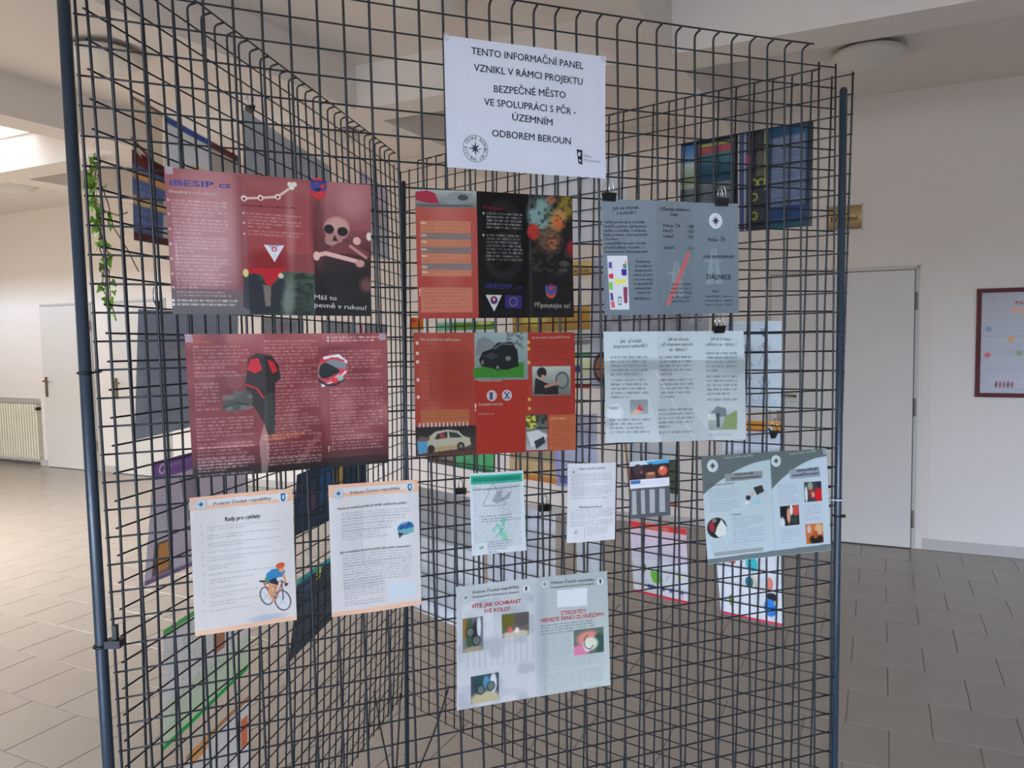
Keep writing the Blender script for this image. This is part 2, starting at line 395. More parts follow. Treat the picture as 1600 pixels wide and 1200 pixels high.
class Sheet:
    def __init__(s, Q, corners, out, base, step=1.0, folds=(), amp=.005, wave=.0015, off=.009, kpx=1.0):
        s.Q = Q; s.C = np.array(corners, float); s.out = out; C = s.C*40
        s.W = (np.hypot(*(C[1]-C[0]))+np.hypot(*(C[2]-C[3])))/2; s.H = (np.hypot(*(C[3]-C[0]))+np.hypot(*(C[2]-C[1])))/2
        s.step = step; s.nx = int(s.W/step)+1; s.ny = int(s.H/step)+1; s.folds = folds; s.amp = amp; s.wave = wave; s.off = off
        s.k = kpx                                  # millimetres per design unit
        s.X, s.Y = np.meshgrid(np.linspace(0, s.W, s.nx), np.linspace(0, s.H, s.ny))
        s.img = np.empty((s.ny, s.nx, 3)); s.img[:] = base
        s.tv = []; s.tf = []; s.tcol = []; s.tl = []; s.nv = 0; s.lay = 0; s.seed = int(s.W*7+s.H)
    # -- raster ops, colours 0-255, x/y in mm from the top left corner
    def _mix(s, mask, c, a):
        m = (mask*a)[..., None]; s.img = s.img*(1-m)+np.array(c, float)*m
    def R(s, x0, y0, x1, y1, c, a=1.0, soft=.7):
        sx = np.clip((s.X-x0)/soft+.5, 0, 1)*np.clip((x1-s.X)/soft+.5, 0, 1); sy = np.clip((s.Y-y0)/soft+.5, 0, 1)*np.clip((y1-s.Y)/soft+.5, 0, 1)
        s._mix(sx*sy, c, a)
    def G(s, x0, y0, x1, y1, c0, c1, a=1.0, hor=False):
        m = ((s.X >= x0) & (s.X <= x1) & (s.Y >= y0) & (s.Y <= y1)).astype(float)
        f = np.clip((s.X-x0)/(x1-x0) if hor else (s.Y-y0)/(y1-y0), 0, 1)[..., None]
        c = np.array(c0, float)*(1-f)+np.array(c1, float)*f; m = (m*a)[..., None]; s.img = s.img*(1-m)+c*m
    def E(s, cx, cy, rx, ry, c, a=1.0, soft=.12, rot=0):
        dx, dy = s.X-cx, s.Y-cy; cr, sr = math.cos(rot), math.sin(rot)
        d = np.sqrt(((dx*cr+dy*sr)/rx)**2+((-dx*sr+dy*cr)/ry)**2); s._mix(np.clip((1-d)/soft+.5, 0, 1), c, a)
    def P(s, pts, c, a=1.0):
        pts = np.array(pts, float).reshape(-1, 2); inside = np.zeros(s.X.shape, bool); j = len(pts)-1
        for i in range(len(pts)):
            xi, yi = pts[i]; xj, yj = pts[j]
            if yi != yj: inside ^= ((yi > s.Y) != (yj > s.Y)) & (s.X < (xj-xi)*(s.Y-yi)/(yj-yi)+xi)
            j = i
        s._mix(inside.astype(float), c, a)
    def L(s, pts, wd, c, a=1.0):
        pts = np.array(pts, float).reshape(-1, 2); best = np.full(s.X.shape, 1e9)
        for (x0, y0), (x1, y1) in zip(pts[:-1], pts[1:]):
            l2 = (x1-x0)**2+(y1-y0)**2+1e-9; t = np.clip(((s.X-x0)*(x1-x0)+(s.Y-y0)*(y1-y0))/l2, 0, 1)
            best = np.minimum(best, np.hypot(s.X-x0-t*(x1-x0), s.Y-y0-t*(y1-y0)))
        s._mix(np.clip((wd/2-best)/.8+.5, 0, 1), c, a)
    def N(s, x0, y0, x1, y1, cells, c, a=1.0, lo=.5, hi=.8):
        s.seed += 1; n = smooth_noise(s.ny, s.nx, max(2, int(cells*s.W/max(x1-x0, 1))), s.seed)
        m = np.clip((n-lo)/(hi-lo), 0, 1)*((s.X >= x0) & (s.X <= x1) & (s.Y >= y0) & (s.Y <= y1)); s._mix(m, c, a)
    def B(s, x0, y0, x1, y1, lh, c, a=.6, bullets=0, gap=.35, ragged=.25, para=5):
        """rows of fine print"""
        g = np.random.default_rng(s.seed+int(x0*3+y0)); y = y0; r = 0; pitch = max(lh*.30, s.step*1.25)
        while y+lh*.6 <= y1:
            end = x1-(g.random()*ragged*(x1-x0) if g.random() < .35 else g.random()*2)
            if r % para == para-1: end = x0+(x1-x0)*(.3+.5*g.random())
            if bullets and r % bullets == 0: s.E(x0-lh*.9, y+lh*.3, lh*.33, lh*.33, c, min(1, a*1.5), .5)
            n = int((x1-x0)/pitch)+2; t = .35+.65*g.random(n); i = 0
            while i < n:
                i += int(2+g.random()*7)
                if i < n: t[i] = 0
            i += 1
            px = (s.X[0]-x0)/pitch; row = np.interp(px, np.arange(n)+.5, t)*((s.X[0] >= x0) & (s.X[0] <= end))
            col = np.clip((s.Y[:, 0]-y)/s.step+.5, 0, 1)*np.clip((y+lh*.52-s.Y[:, 0])/s.step+.5, 0, 1)
            s._mix(col[:, None]*row[None], c, a)
            y += lh; r += 1
            if r % para == 0: y += lh*.35
    # -- crisp vector print laid over the raster
    def _add(s, v, f, c, up=0):
        s.lay += up
        v = np.asarray(v, float); s.tv.append(v); s.tf += [tuple(i+s.nv for i in q) for q in f]; s.nv += len(v); s.tcol.append(np.tile(np.array(c, float), (len(v), 1))); s.tl.append(np.full(len(v), s.lay*5e-5+(0 if up else 1.6e-4)))
    def T(s, txt, x0, y0, x1, y1, cap, c, bold=1, stretch=True):
        """text whose baseline runs from (x0,y0) to (x1,y1), cap height in design units"""
        v, f = glyphs(txt, bold); v = v.copy(); wt = v[:, 0].max()-v[:, 0].min(); Lb = math.hypot(x1-x0, y1-y0); hs = cap*s.k/CAP
        a = (v[:, 0]-v[:, 0].min())*(Lb/wt if stretch else hs); b = v[:, 1]*hs; ux, uy = (x1-x0)/Lb, (y1-y0)/Lb
        s._add(np.stack([x0+a*ux+b*uy, y0+a*uy-b*ux], 1), f, c)
    def V(s, pts, c, up=1):
        pts = np.array(pts, float).reshape(-1, 2); s._add(pts, [tuple(range(len(pts)))], c, up)
    def disc(s, cx, cy, r, c, ry=None, n=24):
        s.V([(cx+r*math.cos(2*math.pi*i/n), cy+(ry or r)*math.sin(2*math.pi*i/n)) for i in range(n)], c)
    def star(s, cx, cy, r, c, ground=None, rim=None, letters=None, core=None, ri=.3):
        if rim: s.disc(cx, cy, r*1.06, rim, n=32)
        if ground: s.disc(cx, cy, r, ground, n=32)
        q = r*(.62 if letters else .8)
        for k_ in range(8):
            a = k_*math.pi/4; l = q*(1 if k_ % 2 == 0 else .78)
            s.V([(cx, cy), (cx+q*ri*math.cos(a-.39), cy+q*ri*math.sin(a-.39)), (cx+l*math.cos(a), cy+l*math.sin(a)), (cx+q*ri*math.cos(a+.39), cy+q*ri*math.sin(a+.39))], c, 1 if k_ == 0 else 0)
        if core: s.disc(cx, cy, q*.24, core)
        if letters:
            for i_, ch in enumerate(letters):
                if ch == ' ': continue
                a = 2*math.pi*i_/len(letters)-math.pi*.98; v, f = glyphs(ch, 2); h_ = r*.25/CAP; wd = v[:, 0].max()-v[:, 0].min()
                a0 = (v[:, 0]-v[:, 0].min()-wd/2)*h_; b0 = v[:, 1]*h_+r*.70
                ca, sa = math.cos(a), math.sin(a)
                s._add(np.stack([cx+a0*ca+b0*sa, cy+a0*sa-b0*ca], 1), f, c)
    def pos(s, x, y, lift=0.0):
        u = np.asarray(x)/s.W; v = np.asarray(y)/s.H; C = s.C
        p = [C[0][i]*(1-u)*(1-v)+C[1][i]*u*(1-v)+C[2][i]*u*v+C[3][i]*(1-u)*v for i in (0, 1)]
        o = s.off+lift+s.wave*np.sin(u*7+s.W)*np.sin(v*3.2+.4)
        if len(s.folds):
            xs = [0]+list(s.folds)+[1]; ys = [0]+[s.amp if i_ % 2 == 0 else -s.amp*.5 for i_ in range(len(s.folds))]+[0]
            o = o+np.interp(u, xs, ys)
        o = np.maximum(o, .0072+lift)
        return panel(s.Q, p[0], p[1], s.out*o)
    def done(s, name, label, cat, group, m, g=1.0, tape=()):
        P_ = s.pos(s.X.ravel(), s.Y.ravel()); nx, ny = s.nx, s.ny
        org = s.pos(s.W/2, s.H/2); P_ = P_-org
        nv = nx*ny; me = bpy.data.meshes.new(name); me.vertices.add(nv); me.vertices.foreach_set('co', P_.astype(np.float32).ravel())
        i = (np.arange(ny-1)[:, None]*nx+np.arange(nx-1)[None]).ravel(); q = np.stack([i, i+nx, i+nx+1, i+1], 1)
        if s.out > 0: q = q[:, ::-1]
        me.loops.add(q.size); me.loops.foreach_set('vertex_index', q.astype(np.int32).ravel()); me.polygons.add(len(q))
        me.polygons.foreach_set('loop_start', (np.arange(len(q))*4).astype(np.int32)); me.update(calc_edges=True); me.validate()
        me.polygons.foreach_set('use_smooth', [True]*len(q)); me.materials.append(m)
        v = np.clip(s.img, 0, 255)/255; lin = np.where(v <= .04045, v/12.92, ((v+.055)/1.055)**2.4); lin = np.clip(lin/REF*.86*g, 0, .92)
        a4 = np.ones((nv, 4), np.float32); a4[:, :3] = lin.reshape(-1, 3)
        at = me.color_attributes.new('ink', 'FLOAT_COLOR', 'POINT'); at.data.foreach_set('color', a4.ravel())
        o = bpy.data.objects.new(name, me); COL.objects.link(o); o.location = org; tag(o, label, cat, group)
        if s.tv:
            tv = np.concatenate(s.tv); tc = np.clip(np.concatenate(s.tcol), 0, 255)/255; tc = np.where(tc <= .04045, tc/12.92, ((tc+.055)/1.055)**2.4); tc = np.clip(tc/REF*.86*g, 0, .92)
            lift = .0005+np.concatenate(s.tl)
            tag(ink_mesh('lettering', s.pos(tv[:, 0], tv[:, 1], lift)-org, s.tf, tc, m, o), kind='stuff')
        for (x, y) in tape:
            pts = [s.pos(x+a_, y+b_, .0012)-org for a_, b_ in ((-5, -6), (5, -5), (6, 5), (-4, 6))]
            obj('tape', [tuple(p_) for p_ in pts], [(0, 1, 2, 3)], M_tape, o)
        return o
M_tape = mat('clear_tape', (215, 215, 220), .15)
M_tape.node_tree.nodes['Principled BSDF'].inputs['Alpha'].default_value = .35
CT = 'police and road safety leaflets on the front panel'
BT = 'sheets hung on the back of the right panel'
LT = 'sheets hung on the left panel'
s = Sheet(FQ, [(12.98, 1.9), (20.35, 1.88), (20.26, 7.14), (12.98, 7.13)], -1, (188, 192, 214), 1.2, wave=.002, kpx=1.054)
D = (44, 46, 56)
s.T('TENTO INFORMAČNÍ PANEL', 46.1, 24.5, 249.6, 26.3, 10.8, D, 2.6)
s.T('VZNIKL V RÁMCI PROJEKTU', 50.0, 50.4, 248.3, 53.3, 10.8, D, 2.6)
s.T('BEZPEČNÉ MĚSTO', 84.1, 81.6, 215.3, 79.1, 10.8, D, 2.6)
s.T('VE SPOLUPRÁCI S PČR -', 66.7, 104.0, 234.7, 105.3, 10.8, D, 2.6)
s.T('ÚZEMNÍM', 115.4, 124.5, 189.6, 127.6, 10.8, D, 2.6)
s.T('ODBOREM BEROUN', 79.4, 153.8, 224.7, 156.1, 10.8, D, 2.6)
s.star(49.6, 176.1, 20*s.k, (40, 52, 66), (196, 200, 218), (120, 128, 140), 'POLICIE ČESKÉ REPUBLIKY ', (40, 120, 110))
s.V([235.8, 162.9, 247.0, 164.2, 246.9, 189.5, 239.5, 186.7], (30, 30, 36)); s.V([239.5, 167.0, 244.5, 168.8, 242.0, 175.6, 238.2, 173.6], (190, 194, 212)); s.V([239.5, 180.1, 244.4, 180.9, 243.2, 185.4], (190, 194, 212))
s.T('Město', 249.4, 175.0, 267.0, 176.0, 4, (120, 124, 140), 0); s.T('Hostomice', 249.4, 182.7, 282.1, 183.7, 5, (120, 124, 140), 0)
s.done('paper_notice', 'white landscape notice with large black capitals at the top of the front panel', 'notice', CT, M_matte, 0.96, tape=[(4, 3), (s.W-5, 5)])

s = Sheet(FQ, [(2.46, 7.9), (9.82, 8.04), (9.67, 13.15), (2.5, 13.06)], -1, (128, 62, 68), .95, folds=(.365, .70), kpx=0.944)
fa = s.W*.365; fb = s.W*.70
s.G(0, 0, fa, s.H, (142, 78, 84), (112, 68, 74)); s.E(fa*.55, s.H*.38, fa*.42, s.H*.40, (186, 140, 150), .75, .9); s.E(fa*.4, s.H*.62, fa*.4, s.H*.2, (176, 138, 148), .6, .9)  # pale ellipses: haze of window glare painted into the print
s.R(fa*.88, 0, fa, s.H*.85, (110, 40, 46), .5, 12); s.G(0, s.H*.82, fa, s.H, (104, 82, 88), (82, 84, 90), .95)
s.T('iBESIP', 5.9, 24.5, 64.0, 23.2, 9, (70, 76, 158), 3); s.T('.', 65.7, 23.1, 68.2, 22.9, 9, (200, 50, 60), 3, False); s.T('cz', 70.8, 23.1, 86.3, 22.3, 9, (70, 76, 158), 3)
s.T('Motocyklista by si měl uvědomit, že:', 5.3, 34.9, 72.0, 34.2, 4.2, (228, 202, 200), 2)
s.B(7.3, 43.5, 81.6, 180.6, 5.1*s.k, (222, 200, 206), .5, bullets=4); s.R(9.8, 101.8, 10.5, 136.1, (235, 220, 222), .8)
s.B(7.0, 184.0, 89.1, 195.8, 6*s.k, (226, 222, 226), .7, bullets=1)
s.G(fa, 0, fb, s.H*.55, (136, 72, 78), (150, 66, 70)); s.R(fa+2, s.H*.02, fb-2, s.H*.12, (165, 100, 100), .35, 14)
s.E(s.W*.47, s.H*.62, s.W*.1, s.H*.09, (132, 26, 30), .8, .8)
s.L([104.1, 35.4, 127.2, 32.7, 151.7, 29.0, 173.3, 11.6], 3.2, (222, 182, 176)); 
for q_ in ((104.1, 35.4), (127.2, 32.7), (151.7, 29.0)): s.disc(q_[0], q_[1], 4.5*s.k, (232, 200, 192)); s.disc(q_[0], q_[1]+.6, 2.2*s.k, (120, 40, 50))
for q_ in ((169.7, 9.1), (176.1, 8.6), (172.3, 13.5)): s.disc(q_[0], q_[1], 4*s.k, (236, 206, 198))
s.L([101.9, 45.5, 177.2, 43.9], 1.2, (80, 30, 36), .8)
for q_ in ((103.7, 45.4), (126.8, 44.7), (151.3, 43.8), (171.6, 43.3)): s.disc(q_[0], q_[1], 1.5*s.k, (80, 30, 36))
s.B(106.9, 55.2, 186.4, 90.8, 5.0*s.k, (214, 186, 188), .55, bullets=3)
s.V([129.5, 101.3, 159.0, 100.8, 144.3, 126.2], (236, 234, 240)); s.disc(144.4, 107.6, 7*s.k, (60, 66, 140), 6*s.k); s.disc(144.4, 107.2, 4.4*s.k, (200, 60, 70), 3.6*s.k); s.disc(144.4, 107.2, 2*s.k, (235, 235, 240)); s.T('BESIP', 137.6, 104.2, 151.4, 104.0, 3, (60, 66, 140))
s.B(104.9, 133.5, 154.3, 135.4, 5*s.k, (226, 180, 120), .7)
g0 = (98.4, 140.3)[1]
s.G(fa, g0, fb, s.H, (62, 78, 66), (44, 58, 54)); s.N(fa, g0, fb, s.H, 16, (30, 40, 42), .8, .45, .7)
s.P([103.9, 137.3, 159.0, 135.3, 150.2, 147.2, 137.7, 162.0, 130.4, 158.4, 125.4, 145.1, 109.0, 145.6], (176, 28, 44)); s.P([99.0, 147.9, 116.3, 143.5, 126.6, 164.3, 138.6, 163.0, 153.0, 149.0, 163.9, 163.3, 152.0, 183.1, 140.3, 201.0, 114.2, 203.2, 97.3, 193.8], (38, 42, 54), .9)
s.P([126.7, 160.4, 137.7, 162.0, 136.8, 191.2, 129.3, 193.3], (116, 104, 100)); s.E(102.7, 143.9, 4, 6, (210, 200, 130), .9); s.E(153.1, 146.1, 4, 4, (214, 190, 180), .9)
s.E(163.4, 182.9, 9, 30, (150, 160, 158), .55, .8, .1); s.E(168.9, 76.5, 6, 60, (190, 160, 164), .35, .9)  # last ellipse: upright streak of glare painted over the middle page
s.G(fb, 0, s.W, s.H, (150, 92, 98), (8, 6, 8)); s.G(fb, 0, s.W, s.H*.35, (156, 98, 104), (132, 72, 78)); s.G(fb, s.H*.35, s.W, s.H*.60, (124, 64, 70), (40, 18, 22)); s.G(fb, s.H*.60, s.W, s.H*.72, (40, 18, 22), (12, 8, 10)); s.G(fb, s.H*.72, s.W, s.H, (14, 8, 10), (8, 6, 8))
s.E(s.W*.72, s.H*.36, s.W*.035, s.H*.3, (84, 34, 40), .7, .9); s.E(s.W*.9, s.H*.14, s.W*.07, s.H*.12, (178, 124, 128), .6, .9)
s.disc(210.8, 11.3, 13*s.k, (196, 44, 52), 17*s.k); s.V([199.6, 0.1, 223.4, -0.1, 223.2, 12.2, 210.6, 19.8, 199.4, 14.1], (62, 68, 142)); s.V([203.4, 2.6, 210.8, 7.6, 218.5, 3.2, 216.5, 12.7, 210.7, 17.0, 204.1, 12.8], (26, 30, 66)); s.V([206.2, 3.3, 216.6, 3.3, 210.8, 8.5], (216, 50, 56)); s.T('BESIP', 200.5, 2.8, 223.3, 2.8, 4, (40, 44, 110))
s.E(237.9, 70.5, 21*s.k, 19*s.k, (172, 124, 122)); s.E(232.8, 88.3, 14*s.k, 11*s.k, (160, 112, 112)); s.E(239.9, 64.6, 15*s.k, 10*s.k, (196, 152, 148), .5, .8)
s.E(226.2, 72.2, 8*s.k, 7.5*s.k, (18, 8, 10)); s.E(246.7, 74.9, 8.5*s.k, 7.5*s.k, (18, 8, 10)); s.P([234.8, 80.4, 230.8, 89.4, 239.6, 89.9], (24, 10, 12))
s.R(221.0, 92.8, 241.6, 94.7, (206, 168, 164), .8)
for i_ in range(6): s.R((222.0, 91.8)[0]+i_*3.2*s.k, (222.0, 91.8)[1], (222.0, 91.8)[0]+i_*3.2*s.k+1, (221.9, 98.6)[1], (50, 20, 24), .7)
s.P([211.0, 110.9, 240.6, 91.8, 262.5, 92.7, 287.8, 105.4, 288.8, 113.4, 258.4, 108.7, 230.5, 110.0], (104, 50, 54)); s.L([206.1, 113.0, 220.7, 109.4, 258.3, 117.7, 276.5, 122.0], 7*s.k, (206, 160, 158)); s.E(207.0, 114.0, 5, 7, (210, 168, 164)); s.E(273.4, 123.1, 7, 6, (180, 130, 130)); s.L([258.5, 96.8, 282.7, 113.7], 5*s.k, (188, 138, 138), .8)
s.E(268.6, 88.4, 6.5*s.k, 6.5*s.k, (222, 176, 172), .85); s.E(287.9, 80.5, 5*s.k, 7*s.k, (236, 206, 200), .9); s.E(284.5, 156.1, 12*s.k, 12*s.k, (132, 84, 88), .7, .8)
s.T('Máš to', 202.0, 180.2, 236.5, 181.6, 7.6, (196, 196, 204), 2); s.T('pevně v rukou?', 202.2, 192.2, 283.4, 196.2, 7.6, (196, 196, 204), 2)
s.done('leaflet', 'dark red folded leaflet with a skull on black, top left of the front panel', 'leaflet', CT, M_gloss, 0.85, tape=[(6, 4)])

s = Sheet(FQ, [(2.85, 13.78), (10.29, 13.82), (10.18, 19.06), (2.9, 19.07)], -1, (128, 58, 64), .95, folds=(.37, .70), kpx=0.982)
s.G(0, 0, s.W, s.H, (140, 66, 72), (100, 38, 46)); s.N(0, 0, s.W, s.H, 5, (168, 112, 116), .6, .5, .85); s.N(0, 0, s.W, s.H*.9, 7, (96, 34, 42), .5, .6, .85)
s.G(0, s.H*.93, s.W, s.H, (44, 22, 26), (24, 16, 18)); s.G(0, s.H*.80, s.W, s.H*.93, (100, 38, 46), (60, 28, 32), .8)
s.T('Motorkářova výbava', 6.8, 12.7, 34.7, 13.9, 4, (226, 150, 90), 2)
s.E(s.W*.17, s.H*.37, s.W*.09, s.H*.12, (90, 40, 46), .4, .8)
for cx_, cy_ in ((25.0, 68.2), (65.2, 69.5)): s.E(cx_, cy_, 14, 15, (92, 42, 50), .35, .1); s.E(cx_, cy_, 12, 13, (138, 78, 84), .5, .1)
for a in ((9.9, 17.3, 86.8, 66.5), (8.6, 71.4, 43.5, 116.1), (8.3, 122.7, 89.6, 171.3), (7.7, 165.5, 88.2, 205.0), (107.2, 10.1, 188.1, 127.6), (105.2, 128.1, 189.4, 190.8), (204.4, 26.8, 286.3, 75.9), (203.0, 86.1, 287.2, 185.5)):
    s.B(*a, 5.2*s.k, (216, 178, 180), .5, para=7)
s.B(6.8, 182.7, 88.0, 209.0, 4.5*s.k, (214, 200, 202), .6); s.B(107.5, 188.6, 189.1, 204.2, 4.5*s.k, (210, 190, 192), .6); s.B(206.9, 5.3, 287.0, 16.0, 5*s.k, (230, 200, 196), .8, bullets=1)
s.B(99.6, 152.3, 163.8, 160.5, 5*s.k, (226, 150, 90), .8)
s.P([84.5, 36.1, 97.4, 28.8, 118.1, 33.0, 127.7, 48.5, 129.8, 67.8, 121.1, 75.3, 120.6, 114.2, 118.3, 151.5, 108.9, 152.9, 102.3, 132.8, 92.1, 112.8, 81.8, 97.8, 79.2, 73.8], (40, 34, 36)); s.P([95.4, 32.6, 113.5, 34.8, 122.2, 48.4, 116.6, 50.1, 109.5, 44.2, 98.6, 44.0, 91.1, 49.5], (34, 30, 34))
s.P([88.0, 38.1, 98.9, 36.4, 103.6, 53.6, 94.3, 59.1, 82.0, 53.0], (188, 24, 42)); s.P([111.5, 38.6, 120.5, 42.6, 125.6, 56.1, 118.0, 59.8], (192, 26, 46)); s.L([81.0, 75.8, 95.2, 82.0, 103.7, 95.9], 2.2, (196, 30, 48)); s.P([119.7, 114.1, 118.3, 151.5, 110.7, 153.0, 103.2, 132.9, 105.7, 94.0, 117.0, 86.7], (56, 58, 56))
s.P([44.0, 104.7, 57.0, 92.0, 69.9, 83.0, 85.9, 85.5, 88.9, 101.0, 77.6, 112.1, 57.7, 114.9, 47.2, 112.5], (66, 68, 66)); s.N(46.0, 82.1, 88.3, 116.5, 4, (104, 106, 104), .8, .4, .7); s.L([47.4, 108.7, 65.4, 101.9, 83.2, 106.5], 2, (36, 36, 36))
s.P([104.1, 132.9, 110.0, 172.8, 104.5, 216.5, 97.1, 215.8, 95.5, 161.9], (196, 178, 172), .45); s.E(207.9, 44.5, 2, 2, (255, 255, 255), .1)
s.E(207.6, 57.4, 23*s.k, 25*s.k, (176, 60, 74)); s.P([187.3, 50.0, 200.2, 38.5, 218.0, 34.9, 228.7, 45.0, 229.4, 57.0, 207.7, 52.4, 193.6, 67.9, 185.9, 67.6], (120, 128, 138)); s.L([196.4, 38.4, 218.0, 34.9, 229.7, 45.0], 4, (226, 228, 232)); s.L([190.3, 46.1, 208.1, 38.6, 225.7, 43.0], 3, (204, 34, 56)); s.L([193.3, 80.8, 211.2, 72.4, 227.4, 60.9], 5, (222, 226, 230)); s.L([197.3, 77.9, 217.2, 68.6, 228.4, 57.0], 2.5, (208, 40, 60)); s.L([187.6, 73.6, 199.2, 81.0, 213.0, 80.5, 225.1, 72.9], 3.5, (40, 44, 48))
s.P([190.2, 49.0, 198.1, 45.3, 215.6, 54.6, 220.4, 60.7, 199.5, 70.0, 190.7, 69.8, 187.0, 61.8], (28, 34, 38)); s.R(207.3, 70.3, 217.1, 76.6, (216, 36, 54), .9); s.E(220.2, 70.7, 5, 4, (130, 190, 180), .8)
s.E(227.2, 119.4, 14, 20, (184, 132, 130), .35, .6)
s.L([154.9, 196.4, 185.4, 157.8], 8, (170, 120, 122), .3); s.T('!', 198.6, 185.3, 200.5, 185.5, 9, (236, 210, 180), 3, False)
s.done('leaflet', 'dark red open leaflet picturing motorcycle jacket, boot and helmet', 'leaflet', CT, M_gloss, 0.85, tape=[(5, 6), (s.W-8, 6)])

s = Sheet(FQ, [(11.61, 8.08), (18.64, 7.98), (18.61, 13.24), (11.6, 13.26)], -1, (176, 70, 62), .95, folds=(.365, .72), kpx=1.062)
fa = s.W*.365; fb = s.W*.72
s.G(0, 0, fa, s.H, (196, 92, 82), (178, 62, 54)); s.E(fa*.5, s.H*.35, fa*.25, s.H*.45, (208, 128, 116), .5, .9)
s.G(0, 0, fa, s.H*.135, (186, 194, 196), (118, 122, 128)); s.P([1.0, 4.0, 20.4, 1.2, 33.2, 5.8, 39.4, 22.0, 15.6, 20.8, 0.6, 17.3], (178, 40, 74)); s.P([44.0, 13.6, 61.8, 2.5, 95.0, 3.2, 94.7, 17.8, 54.7, 23.5], (150, 158, 166)); s.E(79.3, 11.1, 9, 5, (70, 78, 92)); s.L([2.6, 25.4, 94.6, 24.1], 2.4, (70, 74, 76), .7)
s.R(7.3, 49.7, 91.0, 139.6, (222, 148, 112), .75, 1.5); s.R(4.5, 157.9, 92.0, 198.9, (222, 150, 122), .7, 1.5)
for y_ in ((7.9, 69.2)[1], (7.3, 91.8)[1], (6.6, 118.6)[1]): s.R((7.9, 69.2)[0], y_, (92.6, 67.0)[0], y_+10*s.k, (130, 124, 134), .9)
for y_ in (346, 366, 377, 389, 399, 414, 424): pass
s.B(13.7, 51.6, 88.8, 137.5, 5.4*s.k, (176, 92, 66), .4, ragged=.5); s.B(9.9, 160.0, 88.7, 196.8, 5.2*s.k, (170, 84, 66), .5); s.B(3.4, 32.5, 87.4, 45.2, 5*s.k, (206, 120, 108), .4)
for y_ in (347, 366, 376, 388, 398, 415, 423): s.R((8.3, 52.8)[0], s.H*(y_-297)/200, (8.3, 52.8)[0]+9, s.H*(y_-297)/200+3, (240, 214, 190), .8)
s.T('!', 2.0, 171.4, 4.2, 171.4, 11, (240, 226, 226), 3, False)
s.R(fa, 0, fb, s.H, (8, 7, 10)); s.G(fb-4, 0, fb, s.H, (60, 60, 66), (34, 34, 38))
s.E(149.8, 46.4, 30*s.k, 34*s.k, (32, 32, 36), 1, .1); s.E(147.4, 48.6, 17*s.k, 20*s.k, (8, 7, 10), 1, .1); s.E(149.9, 104.9, 34*s.k, 38*s.k, (32, 32, 36), 1, .1); s.E(147.6, 104.9, 20*s.k, 24*s.k, (8, 7, 10), 1, .1); s.R(113.1, 54.9, 138.4, 100.8, (8, 7, 10))
s.T('Co říci závěrem?', 113.6, 27.6, 149.0, 28.5, 3.8, (206, 34, 60), 2); s.B(119.2, 33.7, 186.7, 61.4, 5.4*s.k, (206, 206, 210), .75, bullets=9, ragged=.1, para=9); s.B(118.5, 69.5, 185.8, 114.0, 5.4*s.k, (206, 206, 210), .75, bullets=9, ragged=.1, para=9)
s.T('iBESIP', 115.6, 158.5, 165.1, 160.5, 7.5, (66, 62, 150), 3); s.T('.', 166.3, 160.5, 168.6, 160.4, 7.5, (206, 40, 60), 3, False); s.T('cz', 171.0, 160.4, 182.7, 160.9, 7, (66, 62, 150), 3)
s.V([115.3, 170.2, 145.2, 170.2, 130.8, 198.0], (232, 230, 236)); s.disc(130.6, 178.8, 6.5*s.k, (60, 66, 140)); s.disc(130.6, 177.7, 4*s.k, (198, 60, 72)); s.disc(130.6, 177.7, 1.8*s.k, (235, 235, 240))
s.V([151.0, 170.2, 182.5, 171.2, 182.2, 192.9, 150.6, 191.7], (52, 46, 134))
for i_ in range(12): s.disc((166.5, 181.5)[0]+6.6*s.k*math.cos(i_*math.pi/6), (166.5, 181.5)[1]+6.6*s.k*math.sin(i_*math.pi/6), .9*s.k, (206, 196, 110), n=8)
s.R(fb, 0, s.W, s.H, (16, 13, 14))
s.E(220.2, 33.6, 24, 30, (150, 186, 190), .9, .5); s.E(240.8, 8.1, 10, 8, (196, 130, 110), .8, .6); s.E(207.4, 15.8, 6, 9, (60, 60, 66), .7, .5); s.E(206.7, 63.0, 12, 14, (196, 50, 42), .95, .3); s.E(245.3, 32.7, 18, 14, (96, 116, 96), .8, .7); s.E(268.4, 17.9, 16, 22, (158, 138, 52), .85, .6)
s.E(252.4, 43.3, 14, 22, (206, 146, 88), .9, .5, .4); s.P([245.2, 36.0, 262.1, 42.0, 268.0, 54.9, 247.4, 53.3], (214, 112, 62)); s.E(237.5, 76.3, 24, 22, (122, 92, 74), .85, .6); s.E(242.2, 79.4, 8, 12, (176, 104, 70), .9, .4, -.3); s.E(277.3, 89.6, 8, 14, (170, 26, 44), .85, .5); s.N(198.1, 82.6, 279.2, 135.8, 12, (84, 80, 76), .55, .55, .8); s.N(199.4, 3.2, 279.3, 124.7, 14, (24, 20, 20), .55, .6, .8)
s.E(263.6, 116.2, 10, 5, (104, 98, 94), .7); s.E(261.0, 127.2, 9, 4, (92, 88, 84), .7)
s.disc(237.5, 163.5, 9.5*s.k, (206, 84, 88), 11.5*s.k); s.V([226.8, 152.6, 248.5, 153.6, 248.3, 164.5, 237.4, 171.1, 226.6, 164.6], (76, 84, 158)); s.V([231.5, 155.8, 243.6, 155.8, 237.5, 162.4], (210, 60, 66)); s.T('BESIP', 228.0, 154.8, 247.3, 155.2, 3, (40, 40, 70))
s.T('Připoutejte se!', 205.9, 190.8, 273.0, 192.7, 8.0, (206, 204, 206), 1.5)
s.done('leaflet', 'red and black folded seat belt leaflet with an injured face, top middle', 'leaflet', CT, M_gloss, 0.54)

